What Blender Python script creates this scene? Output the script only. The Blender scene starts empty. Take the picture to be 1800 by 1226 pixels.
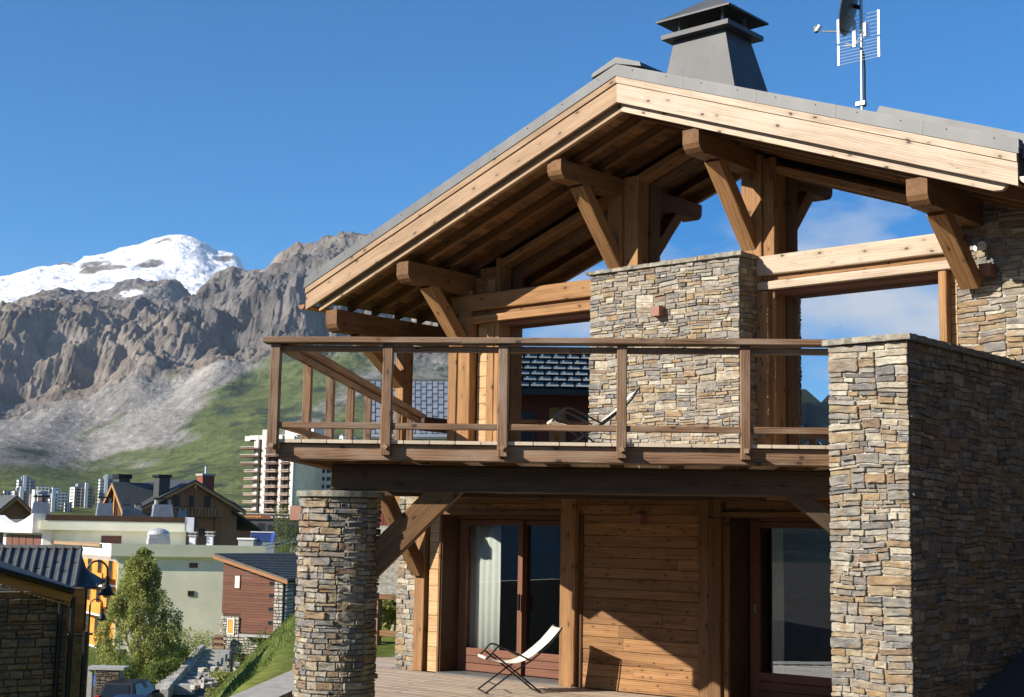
import bpy, bmesh, math, random
import numpy as np
from mathutils import Matrix, Vector
random.seed(7); np.random.seed(7)
sc = bpy.context.scene
col = sc.collection
PI = math.pi; R = math.radians

# ------------------------------------------------------------------ camera
FPX = 2520.0; PIT = R(7.53); ROL = R(1.04); AZ = R(41.28)
CAM = np.array([12.67840, -16.07529, 2.04984])
r0 = np.array([math.cos(AZ), math.sin(AZ), 0.]); f0 = np.array([-math.sin(AZ), math.cos(AZ), 0.]); zz = np.array([0, 0, 1.])
FW = f0*math.cos(PIT)+zz*math.sin(PIT); _u = -f0*math.sin(PIT)+zz*math.cos(PIT)
RT = r0*math.cos(ROL)+_u*math.sin(ROL); UP = -r0*math.sin(ROL)+_u*math.cos(ROL)
cd = bpy.data.cameras.new('camera'); cam = bpy.data.objects.new('camera', cd); col.objects.link(cam)
cd.sensor_width = 36; cd.lens = FPX*36/1800; cd.clip_start = .1; cd.clip_end = 40000
cam.matrix_world = Matrix(((RT[0], UP[0], -FW[0], CAM[0]), (RT[1], UP[1], -FW[1], CAM[1]), (RT[2], UP[2], -FW[2], CAM[2]), (0, 0, 0, 1)))
sc.camera = cam

# ------------------------------------------------------------------ light
SUN = Vector((.45, 1, -.53)).normalized()          # the way the sunlight travels
sun_el = math.asin(-SUN.z); sun_to = -SUN
sun_rot = math.atan2(sun_to.x, sun_to.y)
ld = bpy.data.lights.new('sun', 'SUN'); ld.energy = 5.0; ld.angle = R(.5); ld.color = (1, .93, .82)
lo = bpy.data.objects.new('sun', ld); col.objects.link(lo); lo.rotation_euler = SUN.to_track_quat('-Z', 'Y').to_euler()
w = bpy.data.worlds.new('World'); sc.world = w; w.use_nodes = True
nt = w.node_tree; nt.nodes.clear()
def N(t, ty, **k):
    n = t.nodes.new(ty)
    for a, b in k.items(): setattr(n, a, b)
    return n
def L(t, a, ao, b, bi): t.links.new(a.outputs[ao], b.inputs[bi])
sky = N(nt, 'ShaderNodeTexSky', sky_type='NISHITA', sun_disc=False, sun_elevation=sun_el, sun_rotation=sun_rot, altitude=2100, air_density=1.0, dust_density=.1, ozone_density=4.0)
bg = N(nt, 'ShaderNodeBackground'); bg.inputs['Strength'].default_value = .086
out = N(nt, 'ShaderNodeOutputWorld')
# fair-weather clouds low in the sky on the sun's side (the windows mirror them)
tc = N(nt, 'ShaderNodeTexCoord'); mp = N(nt, 'ShaderNodeMapping'); mp.inputs['Scale'].default_value = (2.6, 2.6, 6.5)
L(nt, tc, 'Generated', mp, 'Vector')
cn = N(nt, 'ShaderNodeTexNoise'); cn.inputs['Scale'].default_value = 2.2; cn.inputs['Detail'].default_value = 7; cn.inputs['Roughness'].default_value = .55
L(nt, mp, 'Vector', cn, 'Vector')
cr = N(nt, 'ShaderNodeValToRGB'); cr.color_ramp.elements[0].position = .40; cr.color_ramp.elements[1].position = .62
L(nt, cn, 'Fac', cr, 'Fac')
sx = N(nt, 'ShaderNodeSeparateXYZ'); L(nt, tc, 'Generated', sx, 'Vector')
my = N(nt, 'ShaderNodeMapRange'); my.inputs['From Min'].default_value = .1; my.inputs['From Max'].default_value = -.45
L(nt, sx, 'Y', my, 'Value')
mu = N(nt, 'ShaderNodeMath', operation='MULTIPLY'); L(nt, cr, 'Color', mu, 0); L(nt, my, 'Result', mu, 1)
mx = N(nt, 'ShaderNodeMix', data_type='RGBA'); mz = N(nt, 'ShaderNodeMapRange'); mz.inputs['From Min'].default_value = .46; mz.inputs['From Max'].default_value = .22; L(nt, sx, 'Z', mz, 'Value'); mu2 = N(nt, 'ShaderNodeMath', operation='MULTIPLY'); L(nt, mu, 0, mu2, 0); L(nt, mz, 0, mu2, 1); L(nt, mu2, 'Value', mx, 'Factor'); hs0 = N(nt, 'ShaderNodeHueSaturation'); hs0.inputs['Saturation'].default_value = 1.42; L(nt, sky, 'Color', hs0, 'Color'); L(nt, hs0, 'Color', mx, 'A'); mx.inputs['B'].default_value = (8.2, 8.5, 9.0, 1)
L(nt, mx, 'Result', bg, 'Color'); L(nt, bg, 'Background', out, 'Surface')
sc.view_settings.view_transform = 'Standard'; sc.view_settings.look = 'None'; sc.view_settings.gamma = 1; sc.view_settings.use_curve_mapping = False
sc.view_settings.exposure = 0.9
sc.cycles.max_bounces = 8; sc.cycles.transparent_max_bounces = 12; sc.cycles.volume_bounces = 0
sc.cycles.caustics_reflective = False; sc.cycles.caustics_refractive = False

# ------------------------------------------------------------------ geometry helpers
def ray(px, py): return FW+RT*((px-900)/FPX)-UP*((py-613)/FPX)
def gp(px, py, f):
    "world point seen at photo pixel px,py at ground distance f ahead of the camera"
    d = ray(px, py); return CAM+d*(f/(d@f0))
def on(ax, val, px, py):
    d = ray(px, py); return CAM+d*((val-CAM[ax])/d[ax])
def pix(P):
    v = np.asarray(P)-CAM; d = v@FW
    return 900+FPX*(v@RT)/d, 613-FPX*(v@UP)/d
WMAT = {}
def wm(o): return WMAT.get(o.name, Matrix())
def place(o, parent=None, M=None):
    col.objects.link(o)
    M = M or Matrix()
    if parent is not None:
        o.parent = parent; o.matrix_basis = wm(parent).inverted() @ M
    else: o.matrix_basis = M
    WMAT[o.name] = M.copy()
    return o
def tag(o, label=None, cat=None, group=None, kind=None):
    if label: o['label'] = label
    if cat: o['category'] = cat
    if group: o['group'] = group
    if kind: o['kind'] = kind
    return o
def empty(name, loc=(0, 0, 0), rz=0., parent=None):
    o = bpy.data.objects.new(name, None); o.empty_display_size = .2
    return place(o, parent, Matrix.Translation(Vector(loc)) @ Matrix.Rotation(rz, 4, 'Z'))
def mesh(name, V, F, mat=None, smooth=False):
    me = bpy.data.meshes.new(name); me.from_pydata([tuple(v) for v in V], [], F)
    if mat: me.materials.append(mat)
    if smooth: me.polygons.foreach_set('use_smooth', [True]*len(me.polygons))
    me.update(); return me
class MB:
    "collects shapes, in world or local coordinates, and links them as one mesh object"
    def __init__(s): s.v = []; s.f = []; s.mi = []; s.m = 0
    def add(s, V, F):
        n = len(s.v); s.v += [tuple(float(c) for c in v) for v in V]; s.f += [tuple(i+n for i in f) for f in F]; s.mi += [s.m]*len(F); return s
    def box(s, x0, x1, y0, y1, z0, z1, M=None):
        V = [(x, y, z) for z in (z0, z1) for y in (y0, y1) for x in (x0, x1)]
        if M is not None: V = [M @ Vector(v) for v in V]
        return s.add(V, [(0, 2, 3, 1), (4, 5, 7, 6), (0, 1, 5, 4), (2, 6, 7, 3), (0, 4, 6, 2), (1, 3, 7, 5)])
    def prism(s, poly, ax, a, b):
        "poly: points in the two other axes, extruded along axis ax from a to b"
        n = len(poly)
        def P(p, t): q = list(p); q.insert(ax, t); return tuple(q)
        V = [P(p, a) for p in poly]+[P(p, b) for p in poly]
        ar = sum(poly[i][0]*poly[(i+1) % n][1]-poly[(i+1) % n][0]*poly[i][1] for i in range(n))
        F = [tuple(range(n)), tuple(range(2*n-1, n-1, -1))]+[(i, i+n, (i+1) % n+n, (i+1) % n) for i in range(n)]
        if (ar > 0) != (ax == 1): F = [tuple(reversed(f)) for f in F]
        return s.add(V, F)
    def tube(s, pts, r, n=8, cap=True):
        pts = [Vector(p) for p in pts]; rs = r if isinstance(r, (list, tuple)) else [r]*len(pts)
        V = []; F = []; prev = None
        for i, p in enumerate(pts):
            t = (pts[min(i+1, len(pts)-1)]-pts[max(i-1, 0)]).normalized()
            a = prev-t*prev.dot(t) if prev else t.orthogonal()
            a = a.normalized() if a.length > 1e-6 else t.orthogonal().normalized(); b = t.cross(a); prev = a
            for k in range(n): V.append(p+(a*math.cos(2*PI*k/n)+b*math.sin(2*PI*k/n))*rs[i])
        for i in range(len(pts)-1):
            for k in range(n): F.append((i*n+k, i*n+(k+1) % n, (i+1)*n+(k+1) % n, (i+1)*n+k))
        if cap: F.append(tuple(range(n-1, -1, -1))); F.append(tuple((len(pts)-1)*n+k for k in range(n)))
        return s.add(V, F)
    def lathe(s, prof, c, n=20):
        V = []; F = []
        for (rr, z) in prof:
            for k in range(n): V.append((c[0]+rr*math.cos(2*PI*k/n), c[1]+rr*math.sin(2*PI*k/n), c[2]+z))
        for i in range(len(prof)-1):
            for k in range(n): F.append((i*n+k, i*n+(k+1) % n, (i+1)*n+(k+1) % n, (i+1)*n+k))
        F.append(tuple(range(n-1, -1, -1))); F.append(tuple((len(prof)-1)*n+k for k in range(n)))
        return s.add(V, F)
    def build(s, name, mat, parent=None, M=None, local=True, smooth=False):
        "local: shapes are given in the parent's coordinates; else in world ones. M: the object's own frame (world) for its texture"
        V = s.v; PW = wm(parent) if parent is not None else Matrix()
        W = PW if M is None else M
        if M is not None or not local:
            T = W.inverted() @ (PW if local else Matrix()); V = [T @ Vector(v) for v in V]
        mats = mat if isinstance(mat, (list, tuple)) else [mat]
        me = mesh(name, V, s.f, None, smooth)
        for m in mats: me.materials.append(m)
        if len(mats) > 1: me.polygons.foreach_set('material_index', s.mi)
        return place(bpy.data.objects.new(name, me), parent, W)
def frame(p0, p1, up=(0, 0, 1)):
    x = (Vector(p1)-Vector(p0)).normalized(); u = Vector(up); y = u.cross(x)
    if y.length < 1e-5: y = Vector((0, 1, 0)).cross(x)
    y.normalize(); z = x.cross(y); M = Matrix((x, y, z)).transposed().to_4x4(); M.translation = Vector(p0); return M
def board(name, p0, p1, wd, ht, mat, parent=None, up=(0, 0, 1), ch=.006, wob=0., label=None):
    "timber from p0 to p1 (its centre line, world), wd across, ht along up, chamfered; wob: hand-hewn unevenness"
    M = frame(p0, p1, up); Ln = (Vector(p1)-Vector(p0)).length
    a, b = wd/2, ht/2; c = min(ch, a*.4, b*.4)
    ring = [(-a+c, -b), (a-c, -b), (a, -b+c), (a, b-c), (a-c, b), (-a+c, b), (-a, b-c), (-a, -b+c)]
    n = max(1, int(Ln/.35)) if wob else 1
    V = []; F = []
    for i in range(n+1):
        oy, oz = (random.uniform(-wob, wob), random.uniform(-wob, wob)) if wob else (0, 0)
        for (y, z) in ring:
            j = random.uniform(-wob, wob)*.7 if wob else 0
            V.append((Ln*i/n, y+oy*.5+j, z+oz*.5+j))
    for i in range(n):
        for k in range(8): F.append((i*8+k, (i+1)*8+k, (i+1)*8+(k+1) % 8, i*8+(k+1) % 8))
    F.append(tuple(range(8))); F.append(tuple(n*8+k for k in range(7, -1, -1)))
    F = [tuple(reversed(f)) for f in F]
    o = place(bpy.data.objects.new(name, mesh(name, V, F, mat)), parent, M)
    if label: o['label'] = label
    return o
def copy_tree(o, M, label=None):
    "a copy of a thing with its parts and sub-parts"
    def rec(s, par):
        c = s.copy(); col.objects.link(c)
        if par is not None: c.parent = par
        for ch in list(kids.get(s.name, [])): rec(ch, c)
        return c
    kids = {}
    for q in bpy.data.objects:
        if q.parent: kids.setdefault(q.parent.name, []).append(q)
    c = rec(o, None); c.matrix_basis = M; WMAT[c.name] = M.copy()
    if label: c['label'] = label
    return c

# ------------------------------------------------------------------ materials
def newmat(name):
    m = bpy.data.materials.new(name); m.use_nodes = True; t = m.node_tree
    return m, t, t.nodes['Principled BSDF']
def setp(p, **k):
    for a, b in k.items():
        i = p.inputs[a.replace('_', ' ')]; i.default_value = (*b, 1) if isinstance(b, tuple) and len(b) == 3 else b
def ramp(t, stops, interp='LINEAR'):
    n = N(t, 'ShaderNodeValToRGB'); cr = n.color_ramp; cr.interpolation = interp
    while len(cr.elements) > 1: cr.elements.remove(cr.elements[-1])
    for i, (p, c) in enumerate(stops):
        e = cr.elements[0] if i == 0 else cr.elements.new(p)
        e.position = p; e.color = (*c, 1) if len(c) == 3 else c
    return n
def obj_coord(t):
    tc = N(t, 'ShaderNodeTexCoord'); oi = N(t, 'ShaderNodeObjectInfo')
    sc_ = N(t, 'ShaderNodeVectorMath', operation='SCALE'); sc_.inputs[0].default_value = (37.1, 11.3, 23.7); L(t, oi, 'Random', sc_, 'Scale')
    ad = N(t, 'ShaderNodeVectorMath', operation='ADD'); L(t, tc, 'Object', ad, 0); L(t, sc_, 'Vector', ad, 1)
    return ad, oi, tc
def noise_(t, vec, scale, detail=4, rough=.55, mapscale=None, dist=0.):
    n = N(t, 'ShaderNodeTexNoise'); n.inputs['Scale'].default_value = scale; n.inputs['Detail'].default_value = detail; n.inputs['Roughness'].default_value = rough; n.inputs['Distortion'].default_value = dist
    if mapscale:
        m = N(t, 'ShaderNodeMapping'); m.inputs['Scale'].default_value = mapscale; t.links.new(vec, m.inputs['Vector']); t.links.new(m.outputs[0], n.inputs['Vector'])
    else: t.links.new(vec, n.inputs['Vector'])
    return n
def mixc(t, fac, a, b, mode='MIX'):
    m = N(t, 'ShaderNodeMix', data_type='RGBA', blend_type=mode)
    for s, v in (('Factor', fac), ('A', a), ('B', b)):
        if isinstance(v, bpy.types.NodeSocket): t.links.new(v, m.inputs[s])
        else: m.inputs[s].default_value = v if isinstance(v, (int, float)) else ((*v, 1) if len(v) == 3 else v)
    return m.outputs['Result']
def bump_(t, p, h, strength=.4, dist=.01):
    b = N(t, 'ShaderNodeBump'); b.inputs['Strength'].default_value = strength; b.inputs['Distance'].default_value = dist
    t.links.new(h, b.inputs['Height']); L(t, b, 'Normal', p, 'Normal')
def wood(name, dark, light, knot=.75, ks=1.0, var=.28, rough=.72, ring=.55, grey=None):
    m, t, p = newmat(name); ad, oi, tc = obj_coord(t); v = ad.outputs[0]
    warp = noise_(t, v, 1., 2, .5, (.9, 3.5, 3.5))
    wv = N(t, 'ShaderNodeVectorMath', operation='SCALE'); wv.inputs['Scale'].default_value = .10
    t.links.new(warp.outputs['Color'], wv.inputs[0]); a2 = N(t, 'ShaderNodeVectorMath', operation='ADD'); t.links.new(v, a2.inputs[0]); L(t, wv, 0, a2, 1)
    ml = N(t, 'ShaderNodeMapping'); ml.inputs['Scale'].default_value = (.12, 1, 1); L(t, a2, 0, ml, 'Vector')
    wt = N(t, 'ShaderNodeTexWave', wave_type='RINGS', rings_direction='X', wave_profile='SAW'); wt.inputs['Scale'].default_value = 13; wt.inputs['Distortion'].default_value = 1.6; wt.inputs['Detail'].default_value = 2; wt.inputs['Detail Scale'].default_value = .8
    L(t, ml, 0, wt, 'Vector')
    g = noise_(t, v, 1., 5, .7, (1.1, 24, 24))
    g2 = noise_(t, v, 1., 3, .6, (.7, 4, 4))
    s = mixc(t, ring*.5, g.outputs['Fac'], wt.outputs['Fac']); s = mixc(t, .35, s, g2.outputs['Fac'])
    cr = ramp(t, [(.34, dark), (.5, tuple(a*.4+b*.6 for a, b in zip(dark, light))), (.66, light)]); t.links.new(s, cr.inputs['Fac'])
    c = cr.outputs['Color']
    if grey:
        gm = noise_(t, v, 1., 4, .6, (1.3, 5, 5)); gr = ramp(t, [(.45, (0, 0, 0)), (.7, (1, 1, 1))]); L(t, gm, 'Fac', gr, 'Fac')
        c = mixc(t, gr.outputs['Color'], c, grey)
    # knots
    kd = noise_(t, v, 9, 2); kv = N(t, 'ShaderNodeVectorMath', operation='SCALE'); kv.inputs['Scale'].default_value = .035; t.links.new(kd.outputs['Color'], kv.inputs[0])
    ka = N(t, 'ShaderNodeVectorMath', operation='ADD'); t.links.new(v, ka.inputs[0]); L(t, kv, 0, ka, 1)
    ks_ = N(t, 'ShaderNodeSeparateXYZ'); L(t, ka, 0, ks_, 0); kp = N(t, 'ShaderNodeMath', operation='ADD'); L(t, ks_, 'Y', kp, 0); L(t, ks_, 'Z', kp, 1)
    kc = N(t, 'ShaderNodeCombineXYZ'); L(t, ks_, 'X', kc, 'X'); L(t, kp, 0, kc, 'Y')
    km = N(t, 'ShaderNodeMapping'); km.inputs['Scale'].default_value = (3.0*ks, 5.6*ks, 1); L(t, kc, 0, km, 'Vector')
    vo = N(t, 'ShaderNodeTexVoronoi', voronoi_dimensions='2D'); vo.inputs['Scale'].default_value = 1; L(t, km, 0, vo, 'Vector')
    kr = ramp(t, [(.0, (1, 1, 1)), (.055, (.9, .9, .9)), (.09, (.22, .22, .22)), (.24, (.05, .05, .05)), (.3, (0, 0, 0))]); L(t, vo, 'Distance', kr, 'Fac')
    kx = N(t, 'ShaderNodeSeparateColor'); L(t, vo, 'Color', kx, 0); ky = N(t, 'ShaderNodeMapRange'); L(t, kx, 0, ky, 'Value'); ky.inputs['From Min'].default_value = .3; ky.inputs['From Max'].default_value = .6; ky.inputs['To Max'].default_value = knot
    kf = N(t, 'ShaderNodeMath', operation='MULTIPLY'); L(t, kr, 'Color', kf, 0); L(t, ky, 0, kf, 1)
    c = mixc(t, kf.outputs[0], c, tuple(x*.22 for x in dark))
    # drying checks: thin dark cracks along the grain
    ck = noise_(t, v, 1., 2, .5, (1.1, 26, 26)); cc = ramp(t, [(.485, (0, 0, 0)), (.5, (1, 1, 1)), (.515, (0, 0, 0))]); L(t, ck, 'Fac', cc, 'Fac')
    cm = noise_(t, v, 1.7, 1); c3 = ramp(t, [(.52, (0, 0, 0)), (.62, (.55, .55, .55))]); L(t, cm, 'Fac', c3, 'Fac')
    cf = N(t, 'ShaderNodeMath', operation='MULTIPLY'); L(t, cc, 'Color', cf, 0); L(t, c3, 'Color', cf, 1)
    c = mixc(t, cf.outputs[0], c, tuple(x*.3 for x in dark))
    rr = N(t, 'ShaderNodeMapRange'); L(t, oi, 'Random', rr, 'Value'); rr.inputs['To Min'].default_value = 1-var; rr.inputs['To Max'].default_value = 1+var
    hs = N(t, 'ShaderNodeHueSaturation'); L(t, rr, 'Result', hs, 'Value'); t.links.new(c, hs.inputs['Color'])
    L(t, hs, 'Color', p, 'Base Color'); setp(p, Roughness=rough); p.inputs['Specular IOR Level'].default_value = .25
    bump_(t, p, s, .55, .006)
    return m
def stone(name, island=False, stops=None, scale=1.):
    m, t, p = newmat(name); ad, oi, tc = obj_coord(t); 
    if island:
        ge = N(t, 'ShaderNodeNewGeometry'); rnd = ge.outputs['Random Per Island']; v = tc.outputs['Object']
    else:
        rnd = oi.outputs['Random']; ge = N(t, 'ShaderNodeNewGeometry'); v = ge.outputs['Position']
    stops = stops or [(0, (.31, .29, .255)), (.12, (.225, .215, .205)), (.2, (.41, .345, .245)), (.31, (.36, .325, .275)), (.43, (.40, .315, .205)), (.5, (.265, .25, .23)), (.58, (.36, .255, .155)), (.64, (.50, .44, .34)), (.73, (.33, .275, .21)), (.82, (.40, .37, .32)), (.90, (.28, .20, .14)), (.94, (.56, .515, .42)), (.975, (.19, .18, .17))]
    cr = ramp(t, stops, 'CONSTANT'); t.links.new(rnd, cr.inputs['Fac'])
    n1 = noise_(t, v, 7*scale, 7, .72, (1, 1, 2.5)); r1 = ramp(t, [(.32, (.45, .44, .43)), (.5, (.92, .92, .92)), (.68, (1.4, 1.36, 1.26))]); L(t, n1, 'Fac', r1, 'Fac')
    c = mixc(t, 1., cr.outputs['Color'], r1.outputs['Color'], 'MULTIPLY')
    n2 = noise_(t, v, 9*scale, 4, .6); r2 = ramp(t, [(.52, (0, 0, 0)), (.68, (.75, .75, .75))]); L(t, n2, 'Fac', r2, 'Fac')
    c = mixc(t, r2.outputs['Color'], c, (.36, .22, .10))
    n3 = noise_(t, v, 14*scale, 3, .6); r3 = ramp(t, [(.6, (0, 0, 0)), (.7, (.55, .55, .55))]); L(t, n3, 'Fac', r3, 'Fac')
    c = mixc(t, r3.outputs['Color'], c, (.16, .155, .15))
    hsv = N(t, 'ShaderNodeHueSaturation'); hsv.inputs['Saturation'].default_value = 1.0; hsv.inputs['Value'].default_value = .84; t.links.new(c, hsv.inputs['Color']); L(t, hsv, 0, p, 'Base Color'); setp(p, Roughness=.85); p.inputs['Specular IOR Level'].default_value = .2
    n4 = noise_(t, v, 22*scale, 7, .7, (1, 1, 3.2)); bump_(t, p, n4.outputs['Fac'], .8, .02)
    return m
def plain(name, c, rough=.7, metal=0., nscale=8., amt=.18, spec=.4, bump=0., coords='Object'):
    m, t, p = newmat(name); tc = N(t, 'ShaderNodeTexCoord')
    n = noise_(t, tc.outputs[coords], nscale, 5, .6); r1 = ramp(t, [(.3, tuple(x*(1-amt) for x in c)), (.7, tuple(min(1, x*(1+amt)) for x in c))]); L(t, n, 'Fac', r1, 'Fac')
    L(t, r1, 'Color', p, 'Base Color'); setp(p, Roughness=rough, Metallic=metal); p.inputs['Specular IOR Level'].default_value = spec
    if bump: bump_(t, p, n.outputs['Fac'], bump, .01)
    return m
def glass(name, refl=.4, tint=(.55, .6, .62)):
    m = bpy.data.materials.new(name); m.use_nodes = True; t = m.node_tree; t.nodes.clear()
    o = N(t, 'ShaderNodeOutputMaterial'); g = N(t, 'ShaderNodeBsdfGlossy'); g.inputs['Roughness'].default_value = .0; g.inputs['Color'].default_value = (.93, .96, 1, 1)
    tr = N(t, 'ShaderNodeBsdfTransparent'); tr.inputs['Color'].default_value = (*tint, 1)
    lw = N(t, 'ShaderNodeLayerWeight'); lw.inputs['Blend'].default_value = .5; po = N(t, 'ShaderNodeMath', operation='POWER'); L(t, lw, 'Facing', po, 0); po.inputs[1].default_value = 4
    ma = N(t, 'ShaderNodeMath', operation='MULTIPLY_ADD', use_clamp=True); ma.inputs[1].default_value = .8; ma.inputs[2].default_value = refl; L(t, po, 0, ma, 0)
    mx = N(t, 'ShaderNodeMixShader'); L(t, ma, 0, mx, 0); L(t, tr, 0, mx, 1); L(t, g, 0, mx, 2); L(t, mx, 0, o, 'Surface')
    return m
M = {}
M['rail'] = wood('weathered_larch', (.06, .03, .016), (.30, .175, .10), .8, .8, .15, grey=(.30, .215, .15))
M['pale'] = wood('sun_bleached_spruce', (.30, .215, .145), (.56, .455, .35), 1., .8, .05, ring=.55)
M['tan'] = wood('tanned_spruce', (.20, .12, .065), (.43, .295, .185), .95, .8, .06, ring=.45)
M['orange'] = wood('oiled_larch', (.14, .066, .025), (.36, .195, .082), .9, .8, .14)
M['honey'] = wood('honey_larch_cladding', (.34, .195, .09), (.58, .375, .195), .75, 1., .1)
M['brown'] = wood('brown_larch', (.095, .043, .016), (.36, .19, .08), .95, 1.35, .26)
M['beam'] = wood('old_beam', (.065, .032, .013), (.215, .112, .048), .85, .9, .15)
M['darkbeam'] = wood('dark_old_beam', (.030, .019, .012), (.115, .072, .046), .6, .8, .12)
M['soffit'] = wood('soffit_boards', (.09, .042, .016), (.24, .12, .05), .7, 1.2, .35)
M['deck'] = wood('silvered_decking', (.24, .17, .115), (.44, .34, .25), .45, .9, .14, grey=(.40, .35, .29))
M['deckend'] = wood('pale_decking', (.46, .37, .27), (.64, .53, .40), .4, .9, .12)
M['frame'] = wood('stained_window_wood', (.10, .042, .025), (.20, .09, .055), .1, .6, .08)
M['darkwood'] = wood('dark_jamb', (.045, .024, .012), (.10, .055, .028), .5, .9, .1)
M['stone'] = stone('schist_stone'); M['stones'] = stone('schist_rubble', True)
M['mortar'] = plain('pale_mortar', (.38, .345, .285), .95, nscale=30, amt=.3, bump=.5)
M['zinc'] = plain('zinc_sheet', (.115, .117, .117), .5, .0, 2.5, .22)
M['zincdark'] = plain('dark_zinc_sheet', (.075, .076, .078), .5, .0, 1.6, .3, spec=.3)
M['copper'] = plain('copper', (.42, .20, .11), .35, .9, 6, .25)
M['glass'] = glass('coated_window_glass', .5); M['doorglass'] = glass('door_glass', .15, (.90, .92, .91))
M['black'] = plain('black_metal', (.012, .012, .012), .4, .4, 5, .2)
M['canvas'] = plain('cream_canvas', (.72, .66, .55), .9, nscale=60, amt=.06, bump=.2)
M['curtain'] = plain('white_curtain', (.82, .82, .76), .95, nscale=10, amt=.05)
M['terracotta'] = plain('terracotta_paint', (.25, .115, .072), .6, nscale=10, amt=.1)
M['white'] = plain('white_paint', (.78, .77, .74), .7, nscale=1.2, amt=.06)
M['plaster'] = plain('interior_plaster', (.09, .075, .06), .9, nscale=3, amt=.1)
M['steel'] = plain('galvanised_steel', (.45, .46, .47), .4, .8, 9, .15)
M['alu'] = plain('pale_aluminium', (.55, .55, .54), .45, .4, 9, .1)

# ------------------------------------------------------------------ noise for terrain (numpy)
def vnoise(x, y, seed=0):
    xi = np.floor(x).astype(np.int64); yi = np.floor(y).astype(np.int64); xf = x-xi; yf = y-yi
    u = xf*xf*xf*(xf*(xf*6-15)+10); v = yf*yf*yf*(yf*(yf*6-15)+10)
    def h(a, b):
        n = (a*374761393+b*668265263+seed*1442695041) & 0xffffffff
        n = ((n ^ (n >> 13))*1274126177) & 0xffffffff
        return ((n ^ (n >> 16)) & 0xffffff)/float(0xffffff)
    return (h(xi, yi)*(1-u)+h(xi+1, yi)*u)*(1-v)+(h(xi, yi+1)*(1-u)+h(xi+1, yi+1)*u)*v
def fbm(x, y, o=5, seed=0, g=.5):
    s = 0; a = 1; t = 0
    for i in range(o): s = s+a*vnoise(x*2**i+i*17.3, y*2**i-i*9.1, seed+i); t += a; a *= g
    return s/t
def ridged(x, y, o=5, seed=0, g=.5):
    s = 0; a = 1; t = 0
    for i in range(o): s = s+a*(1-np.abs(2*vnoise(x*2**i+i*13.7, y*2**i+i*5.3, seed+i)-1)); t += a; a *= g
    return s/t
def sm(a, b, x): t = np.clip((x-a)/(b-a), 0, 1); return t*t*(3-2*t)
def grid_faces(nr, nc):
    i = np.arange(nr-1)[:, None]*nc+np.arange(nc-1)[None, :]
    return np.stack([i, i+1, i+nc+1, i+nc], -1).reshape(-1, 4)
def grid_mesh(name, P, mat, colr=None):
    nr, nc, _ = P.shape; F = grid_faces(nr, nc)
    me = bpy.data.meshes.new(name); me.vertices.add(nr*nc); me.vertices.foreach_set('co', P.reshape(-1).astype(np.float32))
    me.loops.add(F.size); me.loops.foreach_set('vertex_index', F.reshape(-1).astype(np.int32))
    me.polygons.add(len(F)); me.polygons.foreach_set('loop_start', np.arange(0, F.size, 4, dtype=np.int32)); me.polygons.foreach_set('loop_total', np.full(len(F), 4, np.int32))
    me.materials.append(mat); me.update(); me.validate()
    me.polygons.foreach_set('use_smooth', np.ones(len(F), bool))
    if colr is not None:
        a = me.color_attributes.new('albedo', 'FLOAT_COLOR', 'POINT'); a.data.foreach_set('color', np.concatenate([colr.reshape(-1, 3), np.ones((nr*nc, 1))], 1).reshape(-1).astype(np.float32))
    return me
def albedo_mat(name, rough=.95, s1=.02, bump=0., amt=.35, bd=1.):
    m, t, p = newmat(name); a = N(t, 'ShaderNodeVertexColor', layer_name='albedo'); ge = N(t, 'ShaderNodeNewGeometry')
    n = noise_(t, ge.outputs['Position'], s1, 8, .65); r1 = ramp(t, [(.3, (1-amt,)*3), (.7, (1+amt,)*3)]); L(t, n, 'Fac', r1, 'Fac')
    c = mixc(t, 1., a.outputs['Color'], r1.outputs['Color'], 'MULTIPLY'); t.links.new(c, p.inputs['Base Color']); setp(p, Roughness=rough); p.inputs['Specular IOR Level'].default_value = 0
    if bump: bump_(t, p, n.outputs['Fac'], bump, bd)
    return m

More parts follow.
